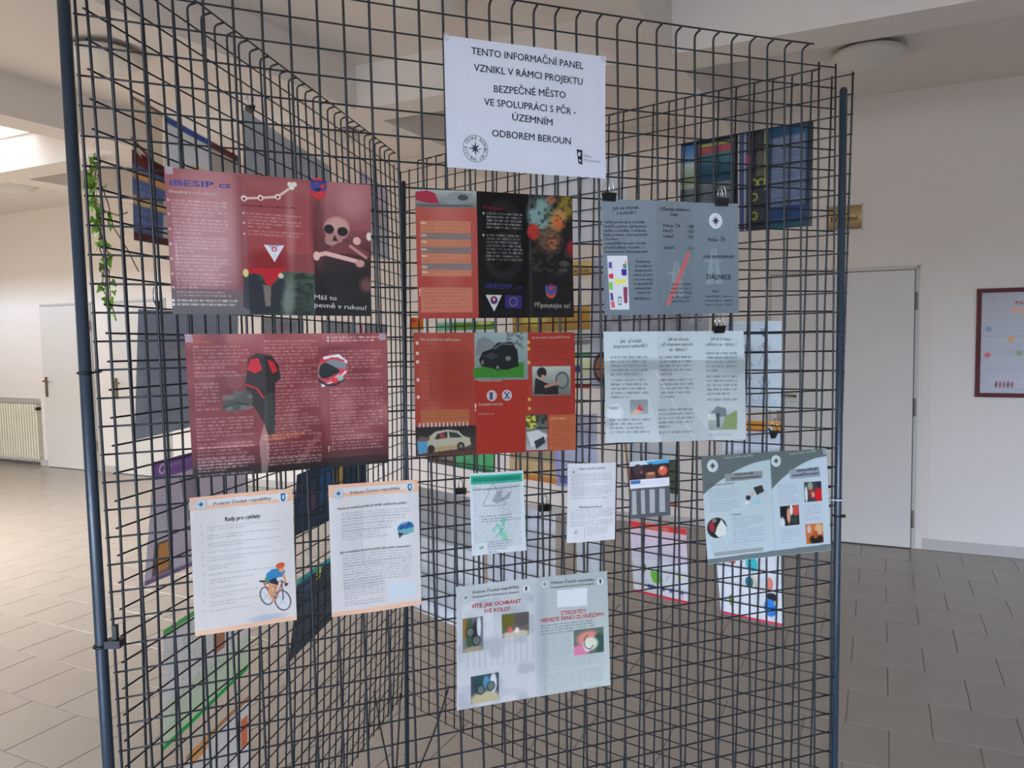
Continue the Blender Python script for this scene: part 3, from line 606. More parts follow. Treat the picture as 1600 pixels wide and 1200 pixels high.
s = Sheet(FQ, [(11.37, 13.83), (18.63, 13.89), (18.61, 19.11), (11.33, 18.9)], -1, (178, 58, 42), .95, folds=(.355, .695), kpx=1.089)
fa = s.W*.355; fb = s.W*.695
s.E(s.W*.1, s.H*.35, s.W*.06, s.H*.5, (196, 104, 92), .6, .9); s.E(s.W*.3, s.H*.1, s.W*.1, s.H*.2, (192, 92, 80), .4, .9); s.R(fa, s.H*.4, fb, s.H, (186, 52, 38), .9); s.R(s.W*.08, s.H*.15, fa-3, s.H*.55, (160, 50, 32), .55, 6)
s.T('Víte, že pokud se nepřipoutáte...', 10.7, 12.7, 80.8, 13.7, 4.2, (236, 220, 214), 2)
s.B(14.9, 21.2, 89.0, 125.1, 5.2*s.k, (146, 48, 34), .55)
for y_ in (536, 552, 565, 593, 620): s.E((5.7, 16.9)[0], (y_-520)/194*s.H, 2.6, 3, (240, 232, 226), .9)
s.R(9.4, 128.3, 91.9, 151.1, (192, 110, 66), .9); s.B(11.5, 130.5, 89.6, 150.0, 5*s.k, (150, 84, 52), .5)
s.G(0, ((1.1, 155.7))[1], fa, s.H, (18, 16, 18), (104, 76, 66)); s.G(0, (0.2, 194.1)[1], fa, s.H, (74, 46, 40), (96, 60, 48))
for i_ in range(13): s.R((5.6, 151.6)[0]+i_*6.2*s.k, (5.6, 149.5)[1], (5.6, 151.6)[0]+i_*6.2*s.k+3, (5.5, 156.9)[1], (220, 218, 216), .9)
s.P([6.1, 180.4, 20.6, 174.5, 34.1, 164.3, 54.4, 161.8, 72.3, 164.5, 81.2, 173.5, 92.6, 177.2, 93.5, 188.1, 80.9, 194.1, 33.5, 198.6, 20.1, 198.1, 9.1, 191.2], (196, 188, 172)); s.P([36.3, 168.7, 53.2, 165.0, 54.1, 175.8, 31.6, 178.2], (48, 44, 44)); s.P([56.5, 165.1, 70.0, 167.7, 78.9, 175.6, 57.5, 175.9], (40, 62, 46)); s.E(45.2, 172.2, 4, 4, (190, 60, 42)); s.P([24.7, 191.8, 74.2, 187.3, 74.1, 193.8, 26.8, 198.4], (190, 164, 118)); s.E(76.4, 190.6, 6.5, 7, (34, 30, 30)); s.E(76.4, 190.6, 3.4, 3.6, (134, 126, 118)); s.E(25.7, 194.0, 6, 7, (40, 34, 32)); s.P([2.7, 180.3, 19.4, 178.8, 18.9, 200.2, 4.5, 201.7], (84, 158, 204)); s.P([1.6, 180.2, 7.3, 171.9, 25.0, 174.7, 20.4, 180.9], (120, 90, 88))
s.G(fa, 0, fb, s.H*.39, (168, 186, 196), (130, 150, 150)); s.P([100.4, 60.6, 126.8, 54.5, 194.4, 51.0, 194.0, 77.3, 100.1, 75.7], (58, 140, 44)); s.P([109.2, 11.2, 123.0, 6.9, 141.3, 17.8, 141.0, 33.0, 104.2, 39.1], (140, 146, 150)); s.N(162.4, -0.5, 194.7, 28.1, 8, (90, 96, 92), .7, .4, .7)
s.P([110.9, 45.6, 118.0, 32.8, 134.2, 27.5, 145.9, 16.8, 171.5, 15.9, 182.9, 31.2, 184.9, 57.5, 161.4, 63.7, 138.2, 61.2, 115.3, 56.5], (22, 26, 32)); s.L([138.8, 27.6, 152.8, 19.0, 171.4, 20.2], 2.5, (96, 122, 128)); s.P([117.9, 39.3, 134.1, 32.9, 147.8, 39.6, 133.9, 45.9], (58, 64, 74)); s.E(145.2, 59.1, 5, 5.5, (20, 20, 24)); s.E(145.2, 59.1, 2.6, 3, (150, 154, 160)); s.E(165.2, 44.1, 5, 4, (170, 180, 186), .7); s.E(117.7, 50.0, 3, 4, (150, 150, 152), .7)
s.T('Připoutal jste se zezadu?', 109.1, 82.3, 152.9, 83.2, 3.4, (240, 214, 206), 2)
for q_ in ((133.4, 106.7), (161.3, 106.8)):
    s.disc(q_[0], q_[1], 8.5*s.k, (236, 228, 230)); s.disc(q_[0], q_[1], 6.6*s.k, (206, 116, 116)); s.disc(q_[0], q_[1], 5.6*s.k, (236, 232, 236))
s.V([129.5, 101.2, 135.2, 101.3, 135.0, 113.3, 129.3, 113.1], (60, 84, 150)); s.V([156.1, 101.8, 158.4, 100.7, 166.4, 111.8, 164.1, 114.0], (64, 88, 150)); s.V([164.3, 100.8, 166.6, 102.0, 158.2, 113.8, 155.9, 112.7], (64, 88, 150))
s.T('!', 101.4, 131.9, 104.8, 132.0, 12, (240, 230, 228), 3, False); s.T('Související maximky', 108.4, 122.9, 153.4, 123.5, 4.4, (240, 222, 216), 2); s.T('Co říká tato cesta', 108.1, 138.6, 136.9, 138.9, 3.6, (236, 196, 186), 1)
s.R(fb, 0, s.W, s.H, (176, 52, 38), .9); s.T('Jak se ve vozidle chovat správně? Pomocník', 210.3, 10.7, 281.0, 9.9, 3.6, (240, 216, 208), 2); s.B(211.4, 16.1, 284.2, 51.1, 5*s.k, (140, 42, 32), .6)
for y_ in (534, 544, 565, 622, 636): s.E((203.7, 16.1)[0], (y_-519)/184*s.H, 3.0, 3.2, (228, 190, 82), .9)
s.G(209.6, 58.9, 282.2, 109.0, (196, 204, 202), (110, 112, 112)); s.E(227.3, 69.1, 9, 9, (26, 20, 22)); s.E(229.6, 78.0, 4, 5, (206, 150, 130)); s.P([215.3, 77.7, 234.2, 86.9, 258.2, 94.0, 258.0, 107.4, 212.5, 106.3], (24, 24, 26)); s.E(265.6, 83.1, 13, 15, (70, 70, 74), .9, .1); s.E(265.6, 83.1, 10, 12, (150, 158, 154), .9, .1); s.L([234.1, 93.5, 258.3, 87.4], 5, (196, 140, 120)); s.B(208.9, 110.7, 281.9, 134.8, 5*s.k, (148, 44, 32), .5)
s.G(196.6, 141.2, 237.4, 203.6, (70, 76, 62), (196, 202, 214)); s.P([196.5, 143.4, 214.3, 143.9, 216.4, 163.9, 199.7, 167.8], (214, 212, 92)); s.N(196.6, 141.2, 237.9, 166.9, 8, (30, 30, 28), .7, .5, .7); s.P([197.3, 172.1, 218.7, 168.5, 237.8, 178.0, 230.4, 188.9, 206.4, 199.1], (224, 228, 238)); s.P([211.3, 188.2, 230.5, 180.0, 232.8, 191.2, 215.9, 201.7], (52, 58, 72))
s.R(239.4, 143.6, 290.9, 205.8, (200, 104, 66)); s.B(243.0, 148.1, 273.2, 152.4, 5*s.k, (240, 208, 190), .7); s.B(245.3, 154.9, 283.6, 199.9, 5*s.k, (150, 78, 56), .55)
s.done('leaflet', 'orange red open leaflet with photos of crashed cars, centre of the front panel', 'leaflet', CT, M_gloss, 0.492)

s = Sheet(FQ, [(20.04, 8.04), (27.26, 7.91), (27.29, 13.07), (20.13, 13.16)], -1, (104, 116, 130), .95, folds=(.365, .715), amp=.007, kpx=1.165)
fa = s.W*.365; fb = s.W*.715; D = (38, 48, 62)
s.G(0, 0, s.W, s.H, (110, 122, 136), (98, 110, 124))
s.T('Jak se chovat', 21.0, 18.4, 71.4, 16.0, 5.5, D); s.T('v koloně ?', 28.4, 27.2, 66.0, 25.2, 5.5, D)
for i_, (a, x1_) in enumerate((('-ležet podz pro vozidla', 1001), ('hasičů, policie, záchranné', 1003), ('služby a údržby, v případu', 1003), ('jízda pruhem, není znemožň.', 1006), ('v kolonu.', 963), ('-nevyjíždět na vad vozidla,', 1003), ('předjíždějte, vozidlo, 1', 999), ('dopravními informacemi', 1004))):
    s.T(a, 3.8, s.H*(348+i_*6.6-311)/181, (x1_-940)/214*s.W, s.H*(348+i_*6.6-311.5)/181, 4, D, 1)
s.V([8.4, 99.5, 47.1, 99.3, 48.4, 196.0, 10.6, 195.4], (212, 214, 220))
s.V([37.7, 109.6, 44.2, 108.4, 45.4, 113.0, 38.9, 114.2], (206, 100, 84)); s.V([37.6, 114.2, 45.4, 114.1, 45.2, 122.2, 38.7, 122.2], (80, 130, 110)); s.V([34.7, 123.3, 45.1, 123.3, 44.8, 134.8, 35.7, 134.8], (58, 44, 134)); s.V([21.3, 140.5, 44.6, 141.7, 44.5, 148.6, 22.3, 150.8], (208, 206, 108)); s.V([37.7, 155.4, 45.6, 155.5, 44.8, 184.3, 38.2, 184.3], (128, 56, 84)); s.V([26.8, 172.6, 33.4, 172.7, 32.9, 187.7, 26.4, 187.6], (70, 100, 104)); s.V([28.1, 174.9, 32.0, 175.0, 31.7, 185.3, 27.8, 185.3], (212, 214, 220)); s.V([9.9, 132.4, 19.0, 131.3, 18.7, 140.4, 11.0, 139.3], (206, 50, 66)); s.V([9.5, 146.1, 17.2, 147.3, 16.8, 161.0, 10.4, 158.7], (120, 172, 78)); s.V([11.5, 165.6, 16.7, 165.6, 17.6, 179.4, 12.4, 179.3], (82, 66, 132)); s.V([10.6, 110.9, 17.0, 110.8, 16.7, 122.2, 10.3, 121.1], (96, 76, 140)); s.V([12.3, 181.6, 18.8, 180.6, 19.8, 192.1, 13.3, 192.0], (202, 84, 92))
for i_, a in enumerate(('Pomocný', 'O co káže se', 'dopravní', 'nehody, při silnici', 'a to zavolání', 'hasičů', 'policejní řady', 'zvolit číslo')): s.T(a, (982+abs(i_-3.5)*1.5-940)/214*s.W, s.H*(409.5+i_*7-311)/181, (1012-abs(i_-3.5)*1.2-940)/214*s.W, s.H*(409.5+i_*7-311)/181, 3.6, D, 1)
s.T('NEHODOU', 58.1, 178.7, 91.3, 179.1, 4, D, 1)
s.T('Důležitá telefonní', 113.5, 18.4, 181.0, 16.8, 5.2, D); s.T('čísla', 136.1, 27.0, 153.6, 26.6, 5, D)
for y_, a, b in ((354.5, 'Policie  ČR', '158'), (362.5, 'Hasiči', '150'), (371, 'Lékař', '155'), (389, 'tísň', '112')):
    x_ = 1030; s.T(a, (x_-941)/214*s.W, s.H*(y_-313.5)/178, (x_+(29 if 'Pol' in a else 17)-941)/214*s.W, s.H*(y_-313.5)/178, 4.8, D); s.T(b, (1072-941)/214*s.W, s.H*(y_-313.5)/178, (1082-941)/214*s.W, s.H*(y_-313.5)/178, 4.8, D)
for x_, y_ in ((148.8, 139.6), (233.9, 115.9)): s.P([(x_-5, y_-32), (x_+5, y_-32), (x_+18, y_+35), (x_-18, y_+35)], (124, 136, 148), .8); s.L([(x_, y_-30), (x_, y_+34)], 3, (104, 116, 130)); s.R(x_-20, y_-10, x_+20, y_-7, (124, 136, 148), .9)
s.L([177.0, 96.1, 130.2, 185.4], 8*s.k, (186, 92, 98), .85)
for i_, a in enumerate(('SPOLU CÍTÍME', 'NA DÁLNICI', 'BEZPEČNĚ', 'vždy', 'bezpečně dojet')): s.T(a, (1040+abs(i_-2)*1-941)/214*s.W, s.H*(446+i_*6.6-313.5)/178, (1078-abs(i_-1.5)*2-941)/214*s.W, s.H*(446+i_*6.6-313.5)/178, 3.4, D, 0)
s.star(237.7, 33.0, 12.5*s.k, (44, 58, 74), (214, 220, 226), None)
s.T('Policie  ČR', 220.4, 71.0, 258.5, 70.5, 5.4, D); s.T('VÁS INFORMUJE', 208.8, 102.4, 278.3, 102.0, 4.6, D, 1); s.T('DÁLNICE', 216.7, 141.5, 270.7, 142.3, 8, D, 1.5)
s.T('NÁŠ', 229.1, 166.1, 243.3, 166.2, 3.4, D, 0); s.T('bezpečnostní i dopravní', 213.5, 175.0, 273.4, 175.6, 3.4, D, 0); s.T('prostor nehod   dálniční', 213.4, 182.8, 273.3, 183.5, 3.4, D, 0); s.T('policie   cesta  a domů', 213.3, 190.6, 273.2, 191.4, 3.4, D, 0)
s.done('leaflet', 'slate grey folded motorway leaflet held by two binder clips', 'leaflet', CT, M_matte)

s = Sheet(FQ, [(20.05, 13.88), (27.54, 13.93), (27.72, 19.21), (20.11, 18.89)], -1, (186, 198, 210), .95, folds=(.355, .69), amp=.006, kpx=1.196)
D = (96, 106, 122)
s.G(0, s.H*.26, s.W, s.H, (160, 170, 178), (186, 194, 204), .9); s.E(s.W*.25, s.H*.33, s.W*.22, s.H*.08, (138, 148, 154), .8, .8); s.E(s.W*.95, s.H*.32, s.W*.2, s.H*.08, (142, 152, 158), .8, .8); s.P([75.2, 74.3, 116.4, 68.7, 236.3, 208.2, 112.3, 205.7], (170, 178, 188), .7); s.L([102.5, 74.6, 187.9, 204.8], 3, (196, 204, 212), .6); s.E(18.9, 150.8, 16, 16, (204, 210, 222), .8, .4); s.E(7.7, 168.3, 12, 8, (150, 158, 166), .6, .5)
s.T('Jak  předejít', 31.9, 20.4, 75.4, 20.0, 5.5, D); s.T('dopravní nehodě ?', 18.1, 30.4, 87.4, 29.1, 5.5, D)
s.T('Jak se chovat', 131.6, 17.3, 179.9, 17.6, 5.2, D); s.T('při dopravní nehodě', 117.6, 26.9, 189.3, 27.3, 5.2, D); s.T('na  dálnici ?', 133.8, 36.6, 175.1, 36.8, 5.2, D)
s.T('Jak se k místu', 228.6, 16.6, 273.4, 18.1, 5.2, D); s.T('sdělení na  dálnici ?', 217.1, 27.5, 287.1, 27.9, 5.2, D)
s.B(12.3, 45.2, 87.2, 131.6, 6.6*s.k, D, .75, ragged=.1); s.B(111.5, 46.0, 188.8, 133.1, 6.6*s.k, D, .75, ragged=.1); s.B(216.7, 39.5, 286.4, 132.0, 6.8*s.k, D, .75, ragged=.1)
s.T('KÁZÁNÍ ?', 8.4, 143.5, 27.2, 143.8, 4.5, D, 1); s.B(7.9, 161.2, 93.7, 188.8, 6.4*s.k, D, .7); s.B(106.0, 143.8, 186.9, 192.9, 6.6*s.k, D, .7)
s.G(49.3, 126.3, 85.2, 153.0, (124, 132, 142), (150, 156, 164)); s.P([68.1, 134.9, 75.9, 145.7, 61.0, 146.7], (206, 66, 74)); s.P([50.0, 150.1, 62.4, 143.1, 73.1, 150.4, 59.4, 155.0], (204, 168, 150))
s.G(217.7, 138.3, 281.8, 186.2, (178, 192, 200), (142, 150, 154)); s.P([256.0, 160.5, 283.0, 148.9, 281.8, 185.0, 248.3, 184.4], (128, 146, 104)); s.P([224.2, 154.0, 238.5, 141.0, 257.9, 144.9, 260.2, 160.6, 226.7, 162.4], (110, 124, 132)); s.P([236.7, 154.2, 243.7, 154.3, 244.1, 181.9, 237.2, 181.8], (66, 78, 84)); s.R(217.2, 155.1, 234.9, 167.4, (206, 208, 206), .8); s.B(216.0, 193.4, 286.8, 202.0, 5*s.k, D, .3)
s.done('leaflet', 'pale grey open leaflet with rows of print and a small road photo', 'leaflet', CT, M_matte, 0.815)

s = Sheet(FQ, [(2.74, 19.78), (6.4, 19.76), (6.37, 24.99), (2.69, 25.04)], -1, (208, 204, 210), .95, wave=.003, kpx=0.991)
s.R(0, 0, s.W, s.H*.095, (232, 178, 154)); s.R(s.W*.1, s.H*.028, s.W*.9, s.H*.07, (208, 210, 222), .95); s.R(0, s.H*.965, s.W, s.H, (234, 182, 160)); s.G(0, s.H*.5, s.W, s.H*.965, (208, 204, 210), (206, 199, 204), 1)
for q_ in ((15.2, 11.2), (132.1, 11.6)): s.disc(q_[0], q_[1], 8.5*s.k, (204, 208, 218))
s.star(15.2, 11.2, 7.5*s.k, (44, 84, 114), (196, 206, 218), (110, 130, 150)); s.V([128.9, 6.3, 135.6, 5.9, 135.7, 16.0, 132.3, 19.7, 129.1, 16.3], (52, 106, 150)); s.V([131.2, 9.5, 134.1, 8.8, 133.4, 15.8, 131.5, 14.6], (220, 226, 236))
s.T('Policie České republiky', 32.7, 15.0, 115.0, 13.9, 4.6, (110, 104, 118), .5)
s.T('Rady pro cyklisty', 47.8, 41.0, 98.1, 40.4, 6.4, (36, 38, 50), 2)
y_ = 826
for k_, (n_, w2) in enumerate(((2, 120), (2, 112), (2, 118), (1, 100), (2, 122), (2, 60), (1, 112), (2, 70), (1, 62), (2, 78), (2, 84), (1, 64))):
    for r_ in range(n_):
        ya = (y_-778)/215*s.H; s.B(.15*s.W, ya, min(.93, (.15+w2/160*(1 if r_ == 0 else .5)))*s.W, ya+2.4*s.k+1.5, 3.2*s.k, (128, 132, 150), .55, ragged=.05); y_ += 4.2
    s.E(.10*s.W, (y_-6*n_+1-778)/215*s.H, 1, 1, (120, 124, 140), .5); y_ += 4.6
s.E(103.1, 198.2, 26, 5, (168, 176, 196), .8, .6)
for q_, a_, b_ in (((103.3, 163.9), 9.5, 15.5), ((126.7, 174.7), 12, 17.5)): s.E(q_[0], q_[1], a_*s.k, b_*s.k, (44, 44, 54), .9, .1, -.3); s.E(q_[0], q_[1], (a_-1.8)*s.k, (b_-1.8)*s.k, (204, 205, 217), 1, .1, -.3); s.L([(q_[0]-5, q_[1]-7), (q_[0]+5, q_[1]+7)], .6, (120, 120, 130), .8); s.L([(q_[0]-5, q_[1]+6), (q_[0]+5, q_[1]-8)], .6, (120, 120, 130), .8)
s.L([99.4, 141.1, 106.3, 158.3, 117.3, 170.2, 125.7, 148.1], 1.8, (160, 70, 50)); s.L([101.2, 144.4, 123.9, 143.8], 1.6, (160, 70, 50)); s.L([125.9, 142.1, 127.7, 172.9], 1.6, (50, 46, 56)); s.L([94.8, 139.4, 103.2, 140.7], 2.8, (30, 30, 40)); s.L([125.8, 144.1, 135.2, 149.6], 2, (60, 60, 70))
s.P([102.3, 138.6, 103.5, 129.7, 111.3, 122.8, 122.7, 122.4, 132.1, 127.8, 128.9, 136.4, 120.3, 137.2, 112.5, 144.1, 105.0, 143.0], (48, 124, 178)); s.P([103.4, 132.7, 106.9, 143.3, 104.0, 143.8, 101.4, 136.4], (60, 130, 70)); s.P([107.9, 139.4, 117.5, 136.8, 121.9, 147.6, 116.0, 152.7, 108.6, 147.6], (38, 44, 58)); s.P([106.9, 143.3, 114.3, 146.4, 111.0, 160.1, 115.3, 172.9, 111.5, 174.3, 105.4, 159.2], (206, 146, 108)); s.P([114.3, 146.4, 120.9, 149.4, 116.6, 163.0, 112.8, 162.4], (196, 134, 98)); s.P([127.2, 132.1, 131.9, 134.8, 133.4, 147.3, 130.4, 148.9], (210, 150, 112)); s.E(132.3, 150.2, 2.6, 2.6, (60, 56, 60)); s.E(126.4, 124.9, 4, 5, (206, 146, 112)); s.E(124.7, 118.6, 7*s.k, 4.6*s.k, (206, 84, 54), 1, .2, -.15)
s.done('leaflet', 'white sheet with salmon header and a drawn racing cyclist, lower left', 'leaflet', CT, M_matte, 0.736, tape=[(3, 12)])

s = Sheet(FQ, [(7.76, 19.76), (11.38, 19.84), (11.39, 25.12), (7.72, 25.1)], -1, (206, 204, 212), .95, wave=.003, kpx=1.054)
s.R(0, 0, s.W, s.H*.095, (232, 178, 154)); s.R(s.W*.1, s.H*.028, s.W*.9, s.H*.07, (208, 210, 222), .95); s.R(0, s.H*.965, s.W, s.H, (234, 182, 160)); s.G(0, s.H*.5, s.W, s.H*.965, (206, 204, 212), (207, 200, 206), 1)
for q_ in ((15.5, 13.5), (131.3, 11.0)): s.disc(q_[0], q_[1], 8*s.k, (204, 208, 218))
s.star(15.5, 14.0, 7*s.k, (44, 84, 114), (196, 206, 218), (110, 130, 150)); s.V([128.1, 6.4, 134.7, 5.8, 135.0, 14.5, 131.6, 18.5, 127.9, 15.0], (52, 106, 150)); s.V([130.2, 8.7, 133.5, 7.9, 132.8, 14.3, 130.6, 14.2], (220, 226, 236))
s.T('Policie České republiky', 34.5, 16.9, 114.9, 14.1, 4.4, (110, 104, 118), .5)
s.T('Které je možné použít při jízdě cyklistické přilby?', 13.8, 40.2, 125.0, 38.5, 3.6, (60, 62, 78), 1.5)
for a in ((18.6, 45.8, 130.8, 60.6), (19.3, 55.1, 123.0, 69.6), (19.0, 65.5, 101.2, 78.3), (18.8, 74.7, 98.7, 93.0)): s.B(*a, 4.2*s.k, (136, 140, 158), .55)
s.T('Jak co nejlépe chránit právě vaše před odcizením?', 14.8, 110.5, 129.3, 111.1, 3.6, (60, 62, 78), 1.5)
for a in ((18.7, 114.0, 132.9, 136.3), (19.3, 127.5, 132.3, 153.4), (18.8, 145.0, 131.9, 166.3), (19.5, 154.4, 85.8, 171.2), (20.2, 166.9, 87.0, 198.9)): s.B(*a, 4.2*s.k, (136, 140, 158), .6, ragged=.05)
s.P([91.1, 167.6, 136.2, 169.0, 134.2, 197.9, 89.3, 194.9], (198, 206, 222))
s.E(122.7, 79.2, 13*s.k, 10*s.k, (44, 104, 170), 1, .12, -.3); s.L([114.0, 80.6, 123.0, 69.6], 2, (20, 50, 100)); s.L([121.5, 81.3, 129.4, 71.2], 2, (24, 50, 96)); s.L([117.5, 72.3, 125.1, 68.7], 1.5, (196, 210, 228)); s.P([109.7, 82.3, 135.7, 78.3, 135.5, 86.9, 118.0, 89.5, 112.5, 95.4], (104, 166, 176)); s.P([109.6, 84.4, 120.2, 88.7, 111.4, 95.3], (60, 62, 70))
s.done('leaflet', 'white sheet with salmon header and a blue cycle helmet', 'leaflet', CT, M_matte, 0.72)

s = Sheet(FQ, [(13.63, 19.78), (16.08, 19.84), (16.15, 23.37), (13.65, 23.33)], -1, (196, 204, 216), .8, wave=.002, kpx=1.114)
s.R(2.1, 4.6, 97.0, 19.4, (38, 166, 140)); s.R(5.5, 8.1, 93.5, 15.7, (20, 110, 96), .7)
s.B(5.2, 15.9, 93.3, 78.2, 3.1*s.k, (140, 146, 158), .7, ragged=0, para=30); s.B(4.3, 79.9, 92.2, 132.0, 3.1*s.k, (140, 146, 158), .7, ragged=0, para=30); s.T('!!! Pozor, nezapomeňte na správné umístění !!!', 4.7, 30.3, 93.0, 28.2, 3, (80, 86, 100), 1); s.B(18.2, 74.4, 93.0, 86.1, 4*s.k, (90, 96, 110), .7)
s.L([22.2, 57.0, 39.9, 18.1, 64.3, 57.9, 22.2, 57.0], .9, (110, 116, 130)); s.P([37.6, 49.2, 47.5, 34.3, 59.4, 30.6, 54.1, 46.0, 63.7, 42.1, 75.9, 33.9, 70.6, 47.1, 46.7, 54.4], (120, 124, 138), .6); s.N(36.5, 80.3, 65.4, 120.6, 5, (80, 190, 150), .6, .45, .75); s.L([40.4, 100.6, 47.8, 90.1, 54.3, 104.0], 2, (60, 180, 140), .8); s.L([44.6, 112.0, 59.2, 97.8], 2, (60, 180, 140), .8)
s.R(6.3, 121.6, 29.6, 143.5, (202, 208, 218)); s.T('VP', 12.8, 132.0, 20.8, 131.7, 5, (40, 150, 124), 3); s.B(28.1, 119.3, 73.9, 143.6, 4*s.k, (120, 126, 140), .7)
s.done('leaflet', 'small white notice with a bright green header bar and warning triangle', 'leaflet', CT, M_matte, 0.754)

s = Sheet(FQ, [(18.19, 19.71), (20.62, 19.83), (20.5, 23.37), (18.09, 23.28)], -1, (204, 206, 218), .8, wave=.002, kpx=1.166)
s.star(12.5, 15.1, 5.5*s.k, (120, 124, 136), (204, 206, 218), (150, 154, 166)); s.T('Vážení, dovolte ceny byt', 22.5, 12.0, 73.5, 10.5, 3.8, (104, 108, 122), 1)
s.B(7.6, 20.6, 88.9, 66.7, 3.3*s.k, (150, 152, 164), .75, ragged=.4); s.T('Nezapomeňte!', 24.5, 81.1, 68.2, 81.0, 4, (110, 112, 126), .5); s.B(5.7, 83.6, 92.4, 116.8, 3.2*s.k, (150, 152, 164), .7, ragged=.05)
s.star(17.4, 123.7, 5*s.k, (120, 124, 136), (204, 206, 218), (160, 164, 176)); s.L([35.1, 115.5, 35.3, 134.3], .8, (140, 144, 156)); s.B(40.2, 115.8, 82.2, 135.2, 3*s.k, (150, 152, 164), .65); s.L([7.6, 19.5, 88.0, 18.5], .7, (160, 164, 176))
s.done('leaflet', 'small plain white letter with grey print, right of the green headed one', 'leaflet', CT, M_matte, 0.791)

s = Sheet(FQ, [(21.31, 19.85), (23.4, 19.85), (23.45, 22.52), (21.31, 22.5)], -1, (78, 80, 90), .7, wave=.001, kpx=1.202)
s.R(0, 0, s.W, (-0.4, 35.0)[1], (48, 34, 40)); s.P([0, 0, s.W, 0, s.W, 5, 0, 9], (178, 190, 204)); s.P([32.5, 2.4, 84.6, -0.0, 84.4, 7.4, 43.3, 8.0], (60, 140, 196)); s.E(17.4, 15.8, 10, 10, (64, 48, 56)); s.E(25.4, 21.3, 3, 3, (110, 70, 90)); s.E(70.3, 21.0, 10, 9, (212, 92, 72), 1, .4); s.E(67.7, 15.9, 4, 3, (232, 168, 140)); s.E(43.2, 10.5, 5, 5, (40, 36, 44)); s.P([33.5, 21.9, 53.9, 22.2, 53.6, 39.1, 34.6, 37.7], (112, 74, 66)); s.R(37.6, 22.2, 51.1, 26.8, (200, 130, 90), .8)
y1_ = (-0.4, 34.4)[1]; y2_ = (-0.6, 50.6)[1]
s.R(0, y1_, s.W, y2_, (204, 206, 220)); s.R(2, y1_+1, s.W*.27, (-0.5, 42.2)[1], (56, 102, 164)); s.B(s.W*.3, y1_+4, s.W*.97, y2_-5, 3.5*s.k, (160, 150, 190), .6)
for q_ in ((987, 994), (1001, 1007), (1014, 1022), (1029, 1038)): s.R((q_[0]-984)/62*s.W, y2_+4, (q_[1]-984)/62*s.W, s.H*.93, (150, 152, 160))
s.done('leaflet', 'small dark card with a night photo above four grey bars', 'leaflet', CT, M_gloss)

s = Sheet(FQ, [(25.15, 19.85), (32.51, 19.94), (32.84, 25.22), (25.48, 25.12)], -1, (186, 200, 218), .95, folds=(.54,), amp=-.003, kpx=1.287)
fm = s.W*.538
def arc(x0, x1):
    pts = [(x0, 0), (x1, 0)]+[(x1+(x0-x1)*t_, s.H*(.075+.28*t_**1.9)) for t_ in np.linspace(0, 1, 14)]; s.P([c_ for p_ in pts for c_ in p_], (96, 108, 112))
s.G(0, 0, fm, s.H, (178, 194, 206), (188, 202, 218)); arc(0, fm); arc(fm, s.W)
s.P([0, s.H*.955, fm, s.H*.945, s.W, s.H*.935, s.W, s.H, 0, s.H], (110, 122, 128)); s.L([(fm, 0), (fm, s.H)], 1, (140, 152, 160), .6)
s.star(24.2, 19.9, 9.5*s.k, (62, 76, 84), (206, 216, 222)); s.star(171.7, 18.8, 9*s.k, (62, 76, 84), (206, 216, 222))
s.T('Policie České republiky', 50.8, 8.3, 118.3, 6.3, 4, (200, 208, 214), 1); s.T('Policie České republiky', 204.4, 9.0, 268.7, 5.2, 4, (190, 200, 206), 1)
s.P([50.4, 37.7, 138.9, 36.8, 137.9, 52.1, 50.8, 52.8], (140, 146, 152)); s.T('KDEŽ KAM VÁM', 71.9, 42.2, 116.1, 41.8, 3.8, (60, 66, 76), 1.5); s.T('nevstoupí pod kontrolou', 62.7, 49.2, 132.1, 49.1, 3.8, (60, 66, 76), 1.5)
s.P([202.7, 39.3, 274.9, 35.7, 277.0, 56.9, 203.2, 57.5], (150, 160, 176)); s.T('Nenesouvěsujte', 219.4, 44.2, 271.4, 42.1, 4.6, (36, 44, 66), 2); s.T('kapesářům práci!', 208.0, 53.2, 274.1, 51.5, 4.6, (36, 44, 66), 2)
s.T('Doma, bydlo, zaměstnání', 13.0, 59.7, 70.9, 57.9, 3, (90, 98, 114), 1)
s.B(12.7, 64.1, 81.9, 115.8, 3.6*s.k, (150, 160, 178), .75, ragged=.3); s.B(62.2, 124.4, 139.3, 178.5, 3.6*s.k, (150, 160, 178), .75, ragged=.15); s.T('7. Kontrola', 59.5, 120.4, 81.6, 120.2, 3, (90, 98, 114), 1); s.B(11.4, 169.5, 140.0, 191.6, 4*s.k, (160, 170, 184), .6); s.P([15.8, 190.1, 131.1, 189.5, 130.6, 197.2, 16.7, 197.8], (150, 160, 166))
s.P([114.5, 68.4, 135.7, 64.7, 140.9, 77.9, 122.5, 84.3], (54, 52, 56)); s.E(121.7, 97.1, 8, 6, (156, 196, 220)); s.E(101.4, 87.9, 6, 5, (44, 56, 62)); s.E(110.7, 80.9, 4, 4, (204, 176, 160)); s.E(97.8, 97.9, 5, 4, (216, 222, 228))
s.E(26.2, 141.7, 22, 20, (40, 40, 42)); s.P([8.0, 133.9, 17.2, 125.8, 22.0, 140.1, 18.5, 149.9, 10.1, 146.6], (150, 50, 60)); s.P([27.9, 138.1, 37.3, 126.2, 47.9, 142.3, 46.9, 157.4, 29.3, 161.0, 21.2, 152.6], (216, 218, 222)); s.E(21.4, 127.4, 5, 4, (130, 126, 108))
s.B(173.4, 67.2, 220.5, 106.9, 3.8*s.k, (156, 166, 188), .75, ragged=0); s.B(235.8, 114.6, 276.9, 147.0, 3.8*s.k, (156, 166, 188), .75, ragged=0); s.B(174.2, 158.2, 220.6, 188.5, 3.8*s.k, (156, 166, 188), .75, ragged=0)
